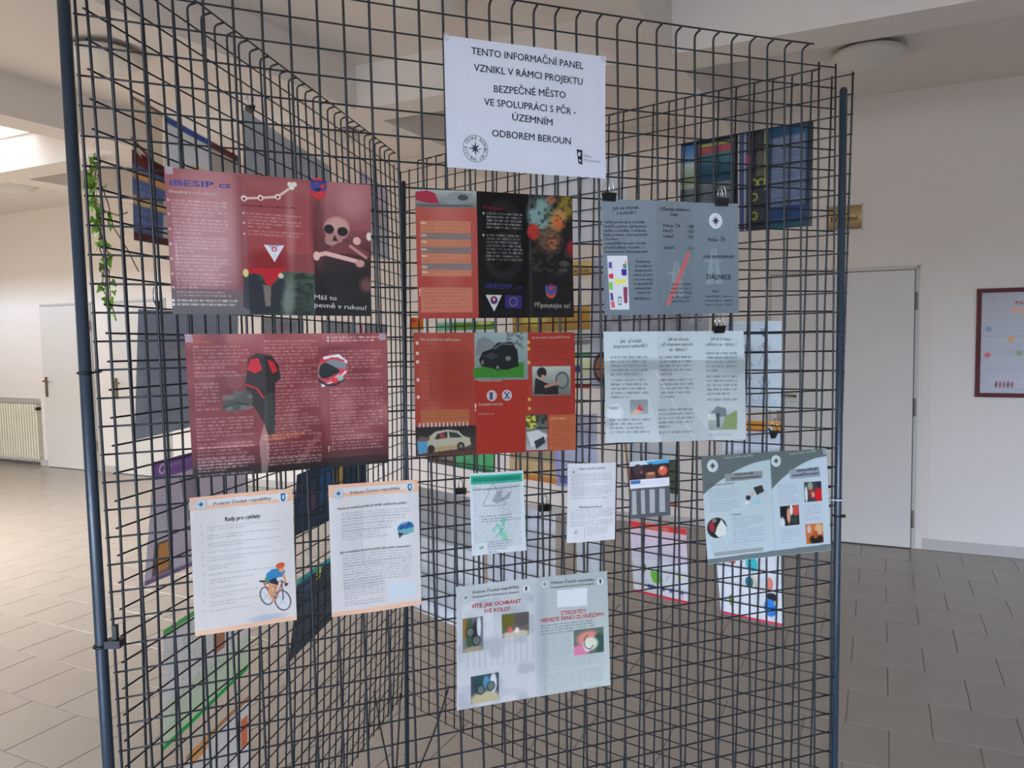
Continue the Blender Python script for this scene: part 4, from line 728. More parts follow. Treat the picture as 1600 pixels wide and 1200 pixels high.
def ph(x0, y0, x1, y1, c, bl):
    old = s.img.copy(); s.R(x0, y0, x1, y1, c)
    for (u_, v_, a_, b_, cc) in bl: s.E(x0+(x1-x0)*u_, y0+(y1-y0)*v_, (x1-x0)*a_, (y1-y0)*b_, cc, 1, .4)
    keep = ((s.X >= x0) & (s.X <= x1) & (s.Y >= y0) & (s.Y <= y1))[..., None]; s.img = np.where(keep, s.img, old)
ph(236.9, 66.2, 279.0, 107.3, (64, 66, 76), [(.8, .7, .22, .4, (206, 26, 36)), (.85, .15, .15, .2, (40, 50, 70)), (.1, .6, .08, .4, (216, 220, 224)), (.4, .5, .12, .3, (170, 50, 60)), (.35, .2, .15, .2, (140, 160, 140)), (.5, .65, .08, .15, (214, 160, 140))])
ph(175.4, 111.4, 221.1, 151.6, (34, 28, 34), [(.85, .25, .2, .3, (196, 76, 70)), (.45, .5, .1, .4, (206, 150, 130)), (.1, .85, .14, .3, (206, 210, 226)), (.75, .75, .2, .2, (44, 66, 60)), (.6, .2, .08, .3, (220, 216, 216))])
ph(235.2, 152.8, 277.6, 193.7, (196, 110, 62), [(.6, .8, .4, .25, (34, 30, 30)), (.75, .3, .22, .3, (214, 170, 130)), (.2, .25, .12, .2, (206, 180, 190)), (.55, .55, .14, .2, (180, 84, 40))])
s.done('leaflet', 'two page light blue leaflet with dark curved corners, right end of the panel', 'leaflet', CT, M_matte, 0.744, tape=[(s.W-5, 5)])

s = Sheet(FQ, [(12.91, 24.57), (20.09, 24.78), (20.18, 30.18), (12.8, 29.97)], -1, (180, 186, 194), .95, folds=(.54,), amp=-.004, kpx=1.158)
fm = s.W*.54
s.G(0, 0, fm, s.H, (178, 184, 192), (190, 190, 202)); s.G(fm, 0, s.W, s.H, (166, 174, 180), (184, 192, 196)); s.E(fm, s.H*.5, s.W*.04, s.H*.5, (148, 156, 168), .6, .9)  # soft ellipse: shadow along the fold painted into the sheet colour
s.P([10.1, 32.8, 66.1, 21.9, 67.6, 102.2, 9.7, 105.8], (198, 200, 210), .6); s.N(2.1, 26.3, 144.6, 227.0, 6, (150, 154, 170), .55, .5, .8)
for i_ in range(12): s.R(fm*.12+i_*fm*.07, s.H*.42, fm*.12+i_*fm*.07+2, s.H*.68, (160, 164, 178), .7)
for q_ in ((17.1, 20.0), (165.9, 12.7)): s.star(q_[0], q_[1], 6.5*s.k, (124, 130, 140), (190, 196, 204), (140, 146, 156))
for q_ in ((130.0, 17.2), (276.2, 18.1)): s.disc(q_[0], q_[1], 5.5*s.k, (206, 210, 218)); s.V([(q_[0]-2, q_[1]-4), (q_[0]+2, q_[1]-4), (q_[0]+2, q_[1]+2), (q_[0], q_[1]+5), (q_[0]-2, q_[1]+2)], (50, 56, 66))
s.T('Policie České republiky', 29.8, 15.7, 116.6, 14.0, 4.4, (66, 70, 80), 1); s.T('Preventivně informační skupina', 29.8, 23.1, 116.5, 22.8, 3.4, (84, 88, 98), 1)
s.T('Policie České republiky', 178.4, 14.0, 264.4, 15.6, 4.4, (66, 70, 80), 1); s.T('Preventivně informační skupina', 178.2, 22.3, 264.2, 22.3, 3.4, (84, 88, 98), 1)
s.T('VÍTE, JAK OCHRÁNIT', 27.3, 40.5, 119.8, 41.2, 6.0, (196, 26, 48), 2); s.T('SVÉ KOLO?', 50.5, 51.7, 97.9, 52.0, 6.0, (196, 26, 48), 2)
s.P([189.4, 27.1, 249.7, 27.5, 248.8, 59.9, 190.0, 58.0], (204, 210, 220))
s.T('CYKLISTÉ!!!', 196.0, 71.7, 244.6, 72.6, 6.0, (200, 36, 56), 2); s.T('NEDEJTE ŠANCI ZLODĚJŮM!!!', 157.1, 81.2, 280.9, 82.9, 6.0, (200, 36, 56), 2)
s.B(157.0, 87.0, 263.1, 108.4, 4.4*s.k, (96, 100, 110), .7)
s.B(159.2, 102.4, 218.4, 143.0, 3.2*s.k, (146, 150, 160), .8, ragged=.05, para=30); s.B(160.9, 142.2, 279.4, 220.2, 3.2*s.k, (148, 152, 162), .75, ragged=.05, para=9)
ph(11.1, 56.7, 48.7, 116.7, (110, 112, 122), [(.15, .3, .25, .3, (140, 100, 50)), (.35, .5, .2, .5, (60, 84, 60)), (.6, .5, .12, .4, (44, 44, 54)), (.8, .3, .1, .3, (196, 200, 210)), (.5, .95, .5, .1, (150, 140, 122))])
ph(83.5, 58.4, 134.7, 100.5, (104, 96, 92), [(.2, .3, .28, .35, (96, 92, 40)), (.75, .3, .3, .3, (84, 78, 80)), (.5, .9, .5, .15, (190, 176, 160)), (.3, .7, .08, .12, (196, 96, 96)), (.55, .75, .08, .12, (216, 210, 206))])
ph(25.3, 160.4, 76.9, 209.5, (60, 70, 80), [(.5, .9, .55, .3, (176, 166, 138)), (.3, .35, .2, .3, (40, 70, 74)), (.8, .35, .12, .35, (196, 200, 214)), (.55, .3, .12, .25, (80, 130, 170))])
ph(220.7, 103.1, 280.2, 151.3, (96, 104, 100), [(.5, .4, .4, .3, (206, 130, 124)), (.2, .85, .3, .25, (206, 120, 160)), (.85, .6, .2, .4, (54, 82, 74)), (.55, .6, .25, .25, (206, 208, 196)), (.45, .75, .1, .15, (216, 210, 210))])
s.L([((250.9, 128.4)[0]+10*math.cos(a_), (250.9, 128.4)[1]+13*math.sin(a_)) for a_ in np.linspace(.6, 4.4, 12)], 1.6, (60, 40, 60))
for x_, y_ in ((24.7, 82.0), (36.1, 98.1), (43.4, 186.5), (62.0, 182.6)): s.E(x_, y_, 8, 9, (34, 38, 48), .8, .1); s.E(x_, y_, 6, 7, (110, 120, 116), .8, .1)
s.done('leaflet', 'two page grey leaflet on bicycle theft with red headings, lowest on the panel', 'leaflet', CT, M_matte, 0.736)

# ---- sheets on the back of the right panel
s = Sheet(RQ, [(12.9, 3.3), (20.15, 2.9), (20.28, 8.24), (12.97, 7.97)], 1, (176, 180, 204), 3, wave=.003, kpx=1.615); s.B(20, 40, s.W-20, s.H-60, 7, (160, 166, 192), .3)
s.L([(s.W*.33, 0), (s.W*.33, s.H)], 2, (160, 160, 180), .6); s.L([(s.W*.66, 0), (s.W*.66, s.H)], 2, (160, 160, 180), .6)
s.done('poster', 'pale lavender sheet behind the mesh, just below the white notice', 'poster', BT, M_matte, 1.25)
s = Sheet(RQ, [(23.75, 2.97), (27.11, 2.97), (27.25, 7.73), (23.79, 7.65)], 1, (70, 84, 96), 2, kpx=1.441)
s.R(0, 0, s.W, 6, (24, 30, 40)); s.G(4, 6, s.W*.3, s.H*.25, (60, 100, 160), (120, 150, 180)); s.G(4, s.H*.25, s.W*.28, s.H*.5, (176, 184, 188), (112, 130, 90)); s.R(s.W*.32, s.H*.05, s.W*.92, s.H*.08, (150, 140, 70)); s.R(s.W*.32, s.H*.09, s.W*.92, s.H*.17, (160, 66, 80)); s.G(s.W*.3, s.H*.17, s.W*.95, s.H*.3, (70, 110, 124), (56, 92, 110)); s.G(s.W*.3, s.H*.3, s.W*.95, s.H*.52, (36, 72, 96), (34, 64, 84)); s.G(s.W*.1, s.H*.52, s.W*.95, s.H*.75, (110, 116, 126), (90, 96, 106)); s.B(s.W*.32, s.H*.55, s.W*.9, s.H*.75, 7, (60, 66, 80), .6)
s.R(s.W*.28, 0, s.W*.32, s.H, (20, 26, 38)); s.R(0, s.H*.5, s.W*.28, s.H*.56, (150, 156, 140)); s.R(0, s.H*.8, s.W, s.H, (40, 50, 62)); s.R(s.W*.93, 0, s.W, s.H, (22, 26, 30))
s.done('poster', 'dark photo leaflet with a red stripe behind the mesh, upper right', 'poster', BT, M_gloss, .75)
s = Sheet(RQ, [(27.19, 2.95), (31.11, 2.96), (31.21, 8.42), (27.33, 8.34)], 1, (40, 66, 104), 2, folds=(.36, .92), amp=.004, kpx=1.369)
s.R(0, 0, s.W*.36, s.H, (34, 34, 40)); s.R(0, 0, s.W*.08, s.H, (52, 64, 110)); s.R(s.W*.07, 0, s.W*.09, s.H, (170, 172, 190)); s.E(s.W*.12, s.H*.28, 6, 14, (150, 50, 80)); s.G(s.W*.24, s.H*.2, s.W*.35, s.H*.45, (74, 70, 64), (90, 82, 60)); s.R(s.W*.34, 0, s.W*.36, s.H*.6, (150, 152, 90))
for v_ in (.52, .66, .85):
    for u_ in (.2, .3)[:1 if v_ > .6 else 2]: s.E(s.W*u_, s.H*v_, 8, 9, (170, 176, 40)); s.E(s.W*u_, s.H*v_, 5.5, 6.5, (30, 34, 32))
s.G(s.W*.37, 0, s.W*.93, s.H, (40, 78, 118), (34, 58, 96)); s.G(s.W*.42, s.H*.10, s.W*.9, s.H*.78, (98, 112, 140), (96, 110, 142)); s.B(s.W*.44, s.H*.12, s.W*.9, s.H*.74, 8, (160, 172, 200), .55); s.R(s.W*.4, s.H*.78, s.W*.93, s.H*.9, (40, 62, 110)); s.B(s.W*.42, s.H*.9, s.W*.85, s.H*.95, 8, (120, 150, 190), .6); s.R(s.W*.37, s.H*.95, s.W*.93, s.H, (36, 84, 96)); s.R(s.W*.93, 0, s.W, s.H, (26, 30, 30))
s.done('poster', 'deep blue folded leaflet with yellow hexagons behind the mesh, upper right', 'poster', BT, M_gloss, 0.64)
s = Sheet(RQ, [(17.87, 9.02), (25.63, 9.36), (25.76, 17.26), (18.04, 17.24)], 1, (158, 160, 180), 2.5, kpx=1.532); s.N(0, 0, s.W, s.H*.9, 9, (120, 124, 140), .5, .5, .7); s.B(8, 10, s.W*.5, s.H*.3, 8, (128, 134, 158), .4)
s.E(s.W*.1, s.H*.84, s.W*.09, s.H*.12, (60, 50, 50)); s.E(s.W*.1, s.H*.84, s.W*.07, s.H*.09, (130, 92, 76)); s.E(s.W*.11, s.H*.84, s.W*.03, s.H*.04, (196, 110, 60))
for i_ in range(9): s.E(s.W*(.12+.1*i_), s.H*.46, 10, 12, (120, 122, 134), .8, .15); s.E(s.W*(.12+.1*i_), s.H*.46, 7, 9, (150, 150, 164), .8, .15)
s.done('poster', 'greyish sheet with doodled circles, glimpsed between slate and pale grey leaflets', 'poster', BT, M_matte, 1.15)
s = Sheet(RQ, [(26.56, 13.27), (29.77, 13.34), (29.88, 18.17), (26.73, 18.17)], 1, (172, 184, 212), 2, kpx=1.411); s.B(6, 8, s.W-10, 24, 7, (140, 150, 180), .5)
for x_, y_ in ((.42, .42), (.72, .4), (.4, .75), (.72, .78)): s.L([(s.W*x_-14, s.H*y_-22), (s.W*x_-4, s.H*y_-6), (s.W*x_-12, s.H*y_+18)], 2, (104, 112, 136), .7); s.L([(s.W*x_+12, s.H*y_-22), (s.W*x_+3, s.H*y_-4), (s.W*x_+12, s.H*y_+18)], 2, (104, 112, 136), .7); s.E(s.W*x_, s.H*y_-24, 7, 8, (120, 128, 150), .6, .2)
s.L([(s.W*.66, 18), (s.W*.7, 34), (s.W*.76, 26), (s.W*.7, 18)], 3, (60, 70, 120)); s.B(8, s.H*.5, s.W-8, s.H*.54, 6, (130, 140, 170), .5); s.B(8, s.H-22, s.W-8, s.H-8, 6, (110, 120, 150), .6)
s.done('poster', 'pale blue sheet of line sketches right of the pale grey leaflet', 'poster', BT, M_matte, 1.15)
s = Sheet(RQ, [(26.63, 18.79), (29.93, 18.79), (30.11, 23.68), (26.85, 23.79)], 1, (176, 182, 204), 2, kpx=1.419); s.R(0, 0, s.W, 22, (206, 126, 50)); s.R(0, 20, s.W, 24, (120, 60, 30)); s.E(s.W*.8, 16, 7, 8, (216, 214, 206)); s.E(s.W*.8, 18, 4, 4, (40, 60, 80)); s.B(10, 34, s.W-10, s.H-14, 7, (140, 148, 170), .5)
s.done('poster', 'white sheet with an orange header strip behind the mesh at the right', 'poster', BT, M_matte, 1.15)
s = Sheet(RQ, [(20.9, 25.28), (24.65, 25.29), (24.93, 29.73), (21.32, 29.65)], 1, (190, 196, 214), 1.6, kpx=1.529)
s.R(0, 0, s.W, 16, (204, 56, 56)); s.R(s.W*.25, 5, s.W*.7, 14, (206, 110, 90), .7); s.G(0, 16, s.W, s.H*.5, (186, 158, 174), (178, 178, 196)); s.B(14, s.H*.22, s.W-20, s.H*.42, 7, (150, 150, 170), .4); s.R(0, s.H-7, s.W, s.H, (196, 44, 60))
s.P([s.W*.34, s.H*.72, s.W*.36, s.H*.62, s.W*.42, s.H*.66, s.W*.48, s.H*.58, s.W*.5, s.H*.7, s.W*.56, s.H*.76, s.W*.46, s.H*.82, s.W*.38, s.H*.8], (96, 160, 60)); s.E(s.W*.22, s.H*.62, 7, 11, (90, 110, 60)); s.E(s.W*.85, s.H*.66, 5, 9, (176, 196, 90)); s.L([(s.W*.62, s.H*.74), (s.W*.66, s.H*.68)], 2, (120, 140, 130))
for u_ in (.3, .36, .55, .7, .88): s.E(s.W*u_, s.H*.87, 6, 5, (60, 76, 140), .9)
s.E(s.W*.88, s.H*.92, 5, 7, (210, 150, 160), .8)
s.done('poster', 'red bordered poster with green plants low on the back panel', 'poster', BT, M_matte, 1.15)
s = Sheet(RQ, [(26.41, 25.57), (30.09, 25.49), (30.29, 29.92), (26.86, 29.84)], 1, (184, 196, 220), 1.6, kpx=1.423)
s.R(s.W*.05, s.H*.26, s.W*.3, s.H*.31, (190, 50, 66)); s.B(s.W*.08, s.H*.36, s.W*.4, s.H*.5, 8, (160, 160, 190), .5); s.R(0, s.H-6, s.W, s.H, (194, 34, 60))
s.E(s.W*.55, s.H*.28, 13, 18, (50, 156, 170)); s.E(s.W*.5, s.H*.52, 9, 12, (30, 96, 110)); s.L([(s.W*.56, s.H*.44), (s.W*.62, s.H*.6)], 5, (216, 160, 130)); s.E(s.W*.82, s.H*.5, 8, 14, (206, 110, 100)); s.E(s.W*.85, s.H*.66, 12, 9, (34, 32, 40)); s.E(s.W*.82, s.H*.8, 14, 19, (40, 106, 186)); s.E(s.W*.2, s.H*.8, 6, 14, (104, 136, 70)); s.E(s.W*.92, s.H*.3, 8, 6, (180, 190, 210)); s.E(s.W*.92, s.H*.73, 5, 6, (222, 176, 140))
s.done('poster', 'white poster with drawn colourful people and a red bottom edge', 'poster', BT, M_matte, 1.15)
s = Sheet(RQ, [(20.38, 20.38), (23.96, 20.49), (24.22, 24.1), (20.87, 23.9)], 1, (160, 162, 170), 2, kpx=1.538); s.R(0, 0, 7, s.H, (130, 96, 66)); s.R(0, s.H-8, s.W, s.H, (196, 110, 66)); s.R(s.W*.8, s.H*.25, s.W, s.H*.8, (70, 80, 66)); s.B(12, 10, s.W*.75, s.H*.3, 7, (130, 130, 140), .5)
s.done('poster', 'grey sheet with brown and orange edges behind the small dark card', 'poster', BT, M_matte, 1.15)
s = Sheet(RQ, [(11.21, 18.87), (15.34, 18.91), (15.43, 23.63), (11.33, 23.53)], 1, (150, 136, 116), 2.5, kpx=1.729); s.R(0, s.H*.72, s.W, s.H*.92, (196, 156, 124)); s.R(0, s.H*.92, s.W, s.H, (206, 122, 62)); s.B(8, 10, s.W-8, s.H*.65, 8, (120, 110, 96), .5)
s.done('poster', 'tan sheet with an orange foot, above the green headed notice', 'poster', BT, M_matte, 1.15)
s = Sheet(RQ, [(15.13, 19.04), (18.41, 18.85), (18.62, 23.91), (15.32, 23.68)], 1, (160, 162, 190), 2.5, kpx=1.652); s.B(10, 10, s.W-10, s.H*.8, 7, (140, 142, 172), .4); s.R(0, s.H*.86, s.W*.5, s.H*.96, (100, 96, 176)); s.R(s.W*.0, 0, s.W*.1, s.H, (144, 140, 190))
s.done('poster', 'lilac sheet between the orange red leaflet and the small white letter', 'poster', BT, M_matte, 1.15)
s = Sheet(RQ, [(2.76, 18.67), (9.95, 18.48), (9.94, 23.5), (2.81, 23.3)], 1, (130, 122, 120), 2.5, kpx=1.883); s.R(s.W*.42, 0, s.W, s.H, (84, 158, 110)); s.N(s.W*.42, 0, s.W, s.H, 6, (70, 130, 96), .5, .5, .8); s.R(0, s.H*.9, s.W*.42, s.H, (96, 84, 80)); s.R(s.W*.4, s.H*.94, s.W, s.H, (60, 104, 80)); s.B(10, 10, s.W*.36, s.H*.85, 8, (104, 98, 100), .6)
s.done('poster', 'grey and green sheet under the orange red crash leaflet', 'poster', BT, M_matte, 1.15)
s = Sheet(RQ, [(0.77, 12.16), (2.37, 12.22), (2.38, 19.28), (0.75, 19.36)], 1, (196, 190, 188), 3, kpx=1.981); s.R(0, 0, s.W, 38, (208, 100, 36)); s.E(s.W*.3, 10, 12, 6, (196, 50, 60))
s.done('poster', 'narrow sheet with an orange head beside the back corner pole', 'poster', BT, M_matte, 1.15)
s = Sheet(RQ, [(3.96, 12.61), (10.01, 12.66), (10.06, 17.8), (4.01, 17.85)], 1, (190, 192, 196), 2.5, kpx=1.854); s.R(0, 4, s.W, s.H*.13, (92, 136, 60)); s.R(0, 4, s.W*.25, s.H*.13, (110, 170, 130)); s.E(s.W*.8, s.H*.04, 30, 5, (196, 180, 100)); s.B(10, s.H*.2, s.W-10, s.H*.9, 8, (150, 156, 160), .5)
s.done('poster', 'sheet with a green band between red black and orange red leaflets', 'poster', BT, M_matte, 1.15)
s = Sheet(RQ, [(11.41, 12.18), (17.79, 12.03), (17.9, 17.25), (11.59, 17.36)], 1, (186, 186, 190), 2.5, kpx=1.685); s.G(0, 0, s.W, s.H*.28, (176, 142, 80), (150, 120, 70)); s.E(s.W*.3, s.H*.12, 40, 16, (206, 190, 110), .7, .5); s.E(s.W*.9, s.H*.12, 12, 22, (176, 120, 50), .8, .4); s.R(s.W*.7, s.H*.40, s.W, s.H*.46, (120, 124, 128)); s.R(0, s.H*.56, s.W, s.H*.62, (76, 130, 76)); s.R(s.W*.8, s.H*.64, s.W, s.H*.82, (190, 196, 150)); s.R(s.W*.7, s.H*.72, s.W*.9, s.H*.8, (76, 84, 140)); s.R(s.W*.5, s.H*.95, s.W, s.H, (150, 56, 60))
s.done('poster', 'sheet with an ochre photo behind, right of the red and black leaflet', 'poster', BT, M_matte, 1.15)
s = Sheet(RQ, [(0.59, 25.3), (8.84, 25.45), (8.87, 35.41), (0.54, 35.26)], 1, (182, 188, 206), 3, kpx=1.958); s.G(0, 0, s.W, s.H*.4, (150, 152, 160), (150, 152, 162)); s.L([(s.W*.3, s.H*.3), (s.W*.34, s.H*.8)], 2, (140, 144, 160), .4); s.R(0, s.H*.62, s.W, s.H*.9, (150, 154, 166), .6, 30)  # grey upper part: shadow painted onto the white paper
s.done('poster', 'large white sheet hanging low near the corner, left of the green headed notice', 'poster', BT, M_matte, 1.15)
s = Sheet(RQ, [(9.16, 25.46), (15.36, 25.63), (15.53, 34.42), (9.38, 35.05)], 1, (176, 180, 198), 3, kpx=1.776); s.R(s.W*.8, 0, s.W, s.H, (198, 206, 224), .8, 20); s.L([(s.W*.45, s.H*.3), (s.W*.5, s.H)], 2, (150, 154, 170), .5)
s.done('poster', 'large white sheet hanging behind the green headed notice', 'poster', BT, M_matte, 1.15)
s = Sheet(RQ, [(17.0, 25.88), (18.95, 25.9), (19.08, 31.51), (17.18, 31.7)], 1, (180, 188, 208), 3, kpx=1.645); s.B(8, 12, s.W-8, s.H-30, 8, (160, 168, 190), .4)
s.done('poster', 'narrow white sheet low behind the small white letter', 'poster', BT, M_matte, 1.15)

# ---- sheets on the left panel
s = Sheet(LQ, [(2.36, 5.05), (4.34, 5.15), (4.04, 8.07), (2.22, 6.98)], 1, (150, 138, 130), 3, kpx=0.999); s.R(0, 0, s.W, 6, (70, 56, 52)); s.B(8, 14, s.W-6, s.H*.62, 8, (130, 118, 110), .5); s.R(0, s.H*.8, s.W, s.H*.87, (80, 34, 34))
s.done('poster', 'brownish strip of a sheet high on the left panel, next to the pole', 'poster', LT, M_matte, 1.9)
s = Sheet(LQ, [(4.38, 5.19), (9.97, 5.5), (9.71, 8.1), (4.05, 8.31)], 1, (150, 160, 180), 2.5, kpx=1.106); s.R(0, 0, s.W*.6, 12, (40, 56, 104)); s.R(s.W*.6, 0, s.W, 14, (66, 32, 34)); s.B(10, 20, s.W*.5, s.H*.8, 8, (120, 132, 156), .5); s.R(s.W*.34, s.H*.5, s.W*.6, s.H*.95, (180, 130, 80)); s.E(s.W*.62, s.H*.8, 20, 12, (160, 110, 104)); s.R(s.W*.6, 14, s.W, s.H, (120, 116, 116))
s.done('poster', 'blue topped sheet high on the left panel above the skull leaflet', 'poster', LT, M_matte, 1.9)
s = Sheet(LQ, [(2.25, 7.07), (7.34, 7.67), (7.09, 10.35), (2.02, 10.48)], 1, (60, 72, 108), 2.5, kpx=1.027); s.R(0, 0, s.W, 18, (66, 30, 30)); s.R(0, 26, s.W, 38, (160, 112, 80)); s.R(0, s.H*.5, s.W, s.H*.6, (170, 124, 84)); s.R(s.W*.35, s.H*.4, s.W*.7, s.H*.5, (140, 144, 150)); s.B(6, s.H*.36, s.W*.3, s.H*.9, 9, (96, 108, 150), .5); s.R(s.W*.35, s.H*.62, s.W, s.H*.9, (130, 134, 142)); s.R(0, s.H-12, s.W, s.H, (60, 34, 34))
s.done('poster', 'navy and orange striped leaflet on the left panel beside the skull leaflet', 'poster', LT, M_matte, 1.9)
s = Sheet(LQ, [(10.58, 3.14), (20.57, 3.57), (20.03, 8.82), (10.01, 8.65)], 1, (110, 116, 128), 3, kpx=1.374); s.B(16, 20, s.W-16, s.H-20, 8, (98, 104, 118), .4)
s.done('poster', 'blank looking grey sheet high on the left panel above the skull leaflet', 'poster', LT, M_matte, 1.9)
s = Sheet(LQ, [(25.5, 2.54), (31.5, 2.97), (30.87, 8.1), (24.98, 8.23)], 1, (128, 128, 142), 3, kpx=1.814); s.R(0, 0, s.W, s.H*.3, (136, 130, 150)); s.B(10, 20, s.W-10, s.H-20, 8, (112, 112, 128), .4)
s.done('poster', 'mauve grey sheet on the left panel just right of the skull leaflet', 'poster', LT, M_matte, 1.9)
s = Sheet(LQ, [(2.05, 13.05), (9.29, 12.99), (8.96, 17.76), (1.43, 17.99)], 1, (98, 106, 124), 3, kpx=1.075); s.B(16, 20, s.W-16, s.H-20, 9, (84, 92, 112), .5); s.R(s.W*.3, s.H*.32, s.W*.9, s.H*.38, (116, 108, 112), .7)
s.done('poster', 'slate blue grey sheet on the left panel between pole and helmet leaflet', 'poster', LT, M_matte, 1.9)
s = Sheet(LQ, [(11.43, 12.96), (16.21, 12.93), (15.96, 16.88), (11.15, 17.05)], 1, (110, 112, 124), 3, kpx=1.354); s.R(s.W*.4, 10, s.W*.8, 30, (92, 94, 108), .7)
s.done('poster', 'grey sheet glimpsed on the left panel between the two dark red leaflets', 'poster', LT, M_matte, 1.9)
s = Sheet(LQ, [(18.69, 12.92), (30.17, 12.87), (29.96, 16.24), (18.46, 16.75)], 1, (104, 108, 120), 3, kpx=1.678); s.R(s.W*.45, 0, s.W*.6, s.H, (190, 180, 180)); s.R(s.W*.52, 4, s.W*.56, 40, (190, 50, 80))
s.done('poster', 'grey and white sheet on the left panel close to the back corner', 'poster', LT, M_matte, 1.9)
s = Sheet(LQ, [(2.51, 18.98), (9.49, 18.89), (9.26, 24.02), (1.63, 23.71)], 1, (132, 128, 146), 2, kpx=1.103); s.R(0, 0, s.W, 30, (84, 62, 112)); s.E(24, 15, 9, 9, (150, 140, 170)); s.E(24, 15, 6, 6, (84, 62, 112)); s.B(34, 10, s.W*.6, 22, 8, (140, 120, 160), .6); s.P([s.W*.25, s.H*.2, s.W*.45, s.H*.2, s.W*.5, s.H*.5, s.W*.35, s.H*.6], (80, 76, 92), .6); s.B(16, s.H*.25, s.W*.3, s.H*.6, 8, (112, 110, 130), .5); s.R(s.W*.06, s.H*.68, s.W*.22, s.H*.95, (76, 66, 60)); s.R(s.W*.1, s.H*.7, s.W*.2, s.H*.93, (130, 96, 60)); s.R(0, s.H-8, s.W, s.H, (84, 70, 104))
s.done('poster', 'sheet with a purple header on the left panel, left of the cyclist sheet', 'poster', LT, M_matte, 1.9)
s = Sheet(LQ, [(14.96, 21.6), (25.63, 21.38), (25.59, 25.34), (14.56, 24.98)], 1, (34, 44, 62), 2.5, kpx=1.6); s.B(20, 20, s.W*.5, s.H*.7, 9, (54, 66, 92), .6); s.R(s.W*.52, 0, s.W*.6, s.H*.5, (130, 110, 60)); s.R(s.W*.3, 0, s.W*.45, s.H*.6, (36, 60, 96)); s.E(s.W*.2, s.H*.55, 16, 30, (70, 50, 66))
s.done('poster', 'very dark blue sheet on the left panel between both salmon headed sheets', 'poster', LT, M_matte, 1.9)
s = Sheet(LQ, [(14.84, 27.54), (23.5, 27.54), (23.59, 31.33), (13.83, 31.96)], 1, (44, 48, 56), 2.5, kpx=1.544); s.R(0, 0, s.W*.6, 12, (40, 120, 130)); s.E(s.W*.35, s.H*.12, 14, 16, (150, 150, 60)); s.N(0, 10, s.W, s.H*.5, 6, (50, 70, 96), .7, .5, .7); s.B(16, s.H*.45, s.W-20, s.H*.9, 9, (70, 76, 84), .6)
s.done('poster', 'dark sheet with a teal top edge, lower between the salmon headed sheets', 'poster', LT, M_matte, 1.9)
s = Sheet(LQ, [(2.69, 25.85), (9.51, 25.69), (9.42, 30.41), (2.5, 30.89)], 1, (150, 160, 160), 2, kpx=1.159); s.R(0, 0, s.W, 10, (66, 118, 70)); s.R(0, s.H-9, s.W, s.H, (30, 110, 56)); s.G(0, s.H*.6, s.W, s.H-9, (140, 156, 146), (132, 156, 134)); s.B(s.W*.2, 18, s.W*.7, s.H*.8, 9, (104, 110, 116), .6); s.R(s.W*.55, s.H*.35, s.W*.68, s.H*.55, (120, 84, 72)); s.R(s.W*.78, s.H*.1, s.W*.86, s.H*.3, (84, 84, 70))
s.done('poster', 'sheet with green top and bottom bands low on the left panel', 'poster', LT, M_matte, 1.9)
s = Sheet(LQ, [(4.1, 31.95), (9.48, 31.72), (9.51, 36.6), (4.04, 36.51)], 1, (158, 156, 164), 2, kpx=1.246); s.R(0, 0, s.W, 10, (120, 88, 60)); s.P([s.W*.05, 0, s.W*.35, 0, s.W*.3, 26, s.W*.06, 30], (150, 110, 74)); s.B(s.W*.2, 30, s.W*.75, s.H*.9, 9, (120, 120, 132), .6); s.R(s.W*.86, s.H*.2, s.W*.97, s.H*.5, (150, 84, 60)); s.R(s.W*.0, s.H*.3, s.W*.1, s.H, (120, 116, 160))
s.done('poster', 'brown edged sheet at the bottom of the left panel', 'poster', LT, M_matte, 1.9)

# ------------------------------------------------------------------ things on the long wall
def board(name, s0, z0, s1, z1, label, cat, build):
    e_ = empty(name, SN(s0, NW, z0), RZ); tag(e_, label, cat); build(e_, s1-s0, z1-z0); return e_
def sheet_on(e_, W, H_, y, ops, m, name='print'):
    """flat printed face of W x H metres lying at depth y in front of the wall"""
    class Flat(Sheet):
        def __init__(f, base, step):
            Sheet.__init__(f, FQ, [(0, 0), (W*25, 0), (W*25, H_*25), (0, H_*25)], 1, base, step); f.k = 1.0
        def pos(f, x, y_, lift=0.0):
            x = np.asarray(x, float)/1000; z = H_-np.asarray(y_, float)/1000
            return np.stack([x, np.full_like(x, y-lift), z], -1)
    return Flat
def build_sign(e_, W, H_):
    MB().box(-.012, -.004, -.012, W+.012, 0, H_+.012).build('backing', M_door, e_)
    MB().box(0, -.010, 0, W, -.004, H_).build('plate', mat('sign_brass', (150, 128, 92), .35, .2), e_)
    Fl = sheet_on(e_, W, H_, -.0104, None, None); f = Fl((176, 150, 108), 3); f.G(0, 0, f.W, f.H*.5, (140, 112, 78), (196, 172, 130)); f.G(0, f.H*.5, f.W, f.H, (196, 172, 130), (128, 100, 72))
    f.T('Přízemí', 24, f.H*.66, f.W-22, f.H*.64, 36, (60, 34, 20), 2.5)
    o = f.done('face', None, None, None, M_matte); o.parent = e_
    for x in (-.006, W+.006):
        for z in (-.006, H_+.006): MB().tube([(x, -.004, z), (x, -.008, z)], .004).build('screw', M_lampring, e_, True)
board('wall_sign', -.352, 2.21, -.132, 2.372, 'gold brown sign plate above the right hand door', 'sign', build_sign)
def build_sign2(e_, W, H_):
    MB().box(0, -.008, 0, W, 0, H_).build('plate', mat('sign_ochre', (176, 152, 96), .5), e_)
    Fl = sheet_on(e_, W, H_, -.0084, None, None); f = Fl((178, 152, 98), 4); f.R(0, 0, f.W, f.H*.4, (196, 176, 124)); f.T('ŠATNA', f.W*.15, f.H*.78, f.W*.85, f.H*.78, 26, (70, 56, 40), 2)
    o = f.done('face', None, None, None, M_matte); o.parent = e_
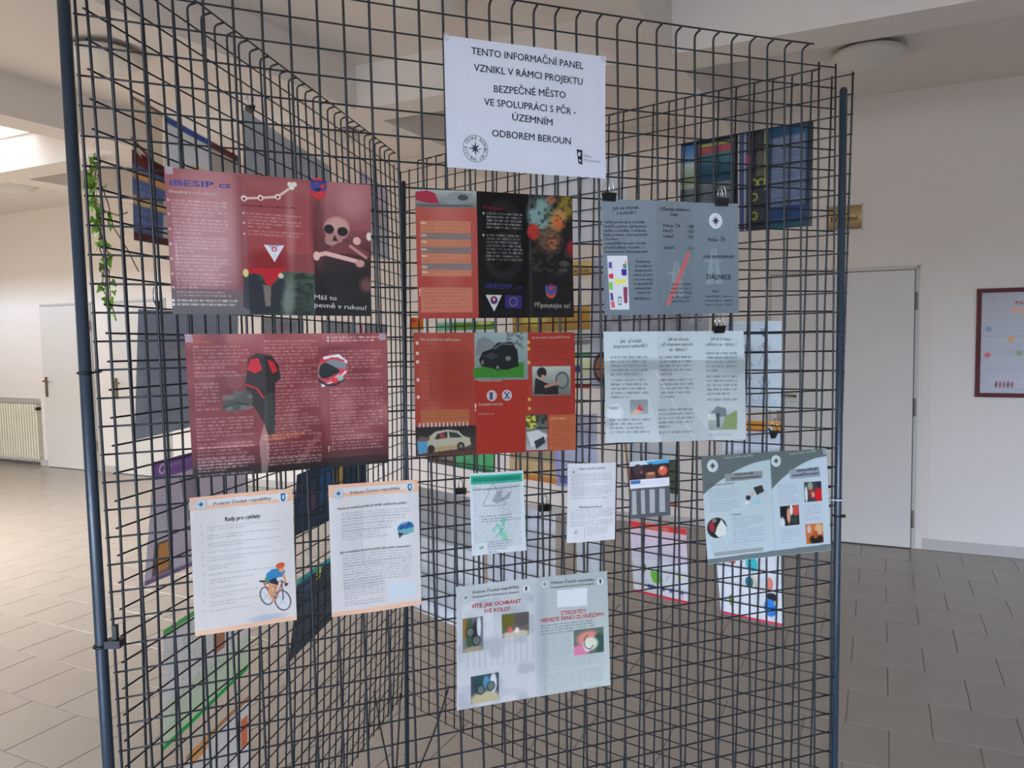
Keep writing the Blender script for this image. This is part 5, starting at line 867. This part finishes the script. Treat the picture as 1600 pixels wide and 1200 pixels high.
board('wall_sign', -2.31, 1.985, -2.095, 2.10, 'small ochre sign on the wall, seen past the lavender sheet', 'sign', build_sign2)
def build_frame(e_, W, H_):
    t = .026
    for nm, a in (('frame_rail', (0, -.028, 0, W, 0, t)), ('frame_rail', (0, -.028, H_-t, W, 0, H_)), ('frame_stile', (0, -.028, t, t, 0, H_-t)), ('frame_stile', (W-t, -.028, t, W, 0, H_-t))):
        MB().box(*a).build(nm, M_mahog, e_)
    Fl = sheet_on(e_, W, H_, -.0085, None, None); f = Fl((160, 160, 176), 3); f.G(0, 0, f.W, f.H, (146, 146, 158), (166, 168, 188))
    for i_ in range(16): f.L([(rng.random()*f.W, 250+rng.random()*(f.H-300)), (rng.random()*f.W, 250+rng.random()*(f.H-300)), (rng.random()*f.W, 250+rng.random()*(f.H-300))], 2, (186, 186, 200), .5)
    f.B(60, 60, 110, 70, 8, (80, 84, 96), .6); f.B(60, 310, f.W-60, 320, 9, (110, 112, 128), .4); f.B(80, 400, f.W-60, 440, 9, (126, 128, 144), .4); f.B(60, 500, f.W-60, 560, 9, (130, 132, 148), .4)
    f.T('Naše město', 215, 108, 470, 104, 26, (180, 40, 80), 3)
    for x, y, c in ((210, 140, (206, 130, 90)), (262, 145, (206, 130, 90)), (70, 262, (104, 124, 160)), (196, 330, (206, 126, 46)), (240, 420, (110, 140, 96)), (66, 432, (190, 50, 66)), (300, 250, (60, 80, 90)), (360, 380, (190, 60, 80)), (420, 240, (90, 140, 110))): f.E(x, y, 17, 17, c, .95, .15)
    for i_, c in enumerate(((70, 70, 84), (150, 60, 90), (150, 70, 84), (66, 60, 80), (150, 60, 80))): f.P([110+i_*22, 622, 118+i_*22, 596, 128+i_*22, 622, 122+i_*22, 645, 112+i_*22, 645], c)
    f.B(150, 652, 350, 660, 8, (120, 70, 90), .5)
    o = f.done('poster_print', None, None, None, M_gloss); o.parent = e_
board('framed_poster', .562, 1.058, 1.10, 1.765, 'large poster in a mahogany frame on the wall at the right edge', 'picture', build_frame)
# small note taped to the right hand door
def build_note(e_, W, H_):
    Fl = sheet_on(e_, W, H_, -.0318, None, None); f = Fl((190, 192, 196), 2); f.T('NCTES', 6, f.H*.7, f.W-6, f.H*.7, 15, (120, 122, 128), 0)
    o = f.done('face', None, None, None, M_matte); o.parent = e_
board('door_note', -.640, .985, -.545, 1.015, 'faint grey lettering strip on the right hand door', 'note', build_note)

# hanging ivy in front of the long beam
iv = empty('hanging_ivy', SN(-4.80+.0, 3.66, 2.85)); iv.location = (-3.015+.10, 5.65, 2.88); tag(iv, 'trailing green ivy hanging beside the left pole', 'plant')
MB().tube([(0, 0, 0), (0, 0, .09), (.06, .12, .12)], .006).build('hook', M_stem, iv, True)
def W_(x, z): return Vector((x-iv.location.x, 5.62-iv.location.y, z+H-iv.location.z))
leafv = [(0, 0, 0), (.3, .12, .05), (.55, .0, .02), (.32, -.38, .1), (0, -1, 0), (-.32, -.38, .1), (-.55, .0, .02), (-.3, .12, .05), (0, -.3, .1)]
leaff = [(8, 0, 1), (8, 1, 2), (8, 2, 3), (8, 3, 4), (8, 4, 5), (8, 5, 6), (8, 6, 7), (8, 7, 0)]
lm_ = bpy.data.meshes.new('leaf'); lm_.from_pydata(leafv, [], leaff); lm_.update(); lm_.materials.append(M_leaf)
stems = [([(-2.915, 1.35), (-3.00, 1.34), (-3.04, 1.16), (-2.99, .97), (-2.98, .80), (-2.95, .60), (-2.97, .38), (-2.93, .26)], 52), ([(-2.96, 1.30), (-3.03, 1.1), (-2.96, .88), (-2.99, .66), (-2.93, .50), (-2.91, .28), (-2.89, .14)], 30),
         ([(-2.98, 1.2), (-2.93, 1.0), (-2.87, .82), (-2.80, .66), (-2.74, .55), (-2.73, .50)], 7), ([(-2.97, .78), (-2.92, .60), (-2.99, .52), (-2.95, .45)], 6), ([(-2.985, 1.0), (-2.92, .93), (-2.83, .90), (-2.79, .93)], 6)]
for pts, nl in stems:
    P3 = [W_(x, z)+Vector((0, random.uniform(-.04, .04), 0)) for x, z in pts]
    MB().tube(P3, .0045, 6).build('stem', M_stem, iv, True)
    for i in range(nl):
        f = (i+random.random()*.8)/nl*(len(P3)-1)*.999; a = int(f); p = P3[a].lerp(P3[a+1], f-a)
        if f/(len(P3)-1) > .55 and random.random() < .45: continue
        sz = random.uniform(.040, .085)*(1 if f/(len(P3)-1) < .6 else .8)
        l = bpy.data.objects.new('leaf', lm_); COL.objects.link(l); l.parent = iv; l.location = p+Vector((random.uniform(-.03, .03), random.uniform(-.03, .03), 0))
        l.rotation_euler = (math.pi/2+random.uniform(-.7, .7), random.uniform(-.8, .8), random.uniform(-1.2, 1.2)); l.scale = (sz, sz, sz)
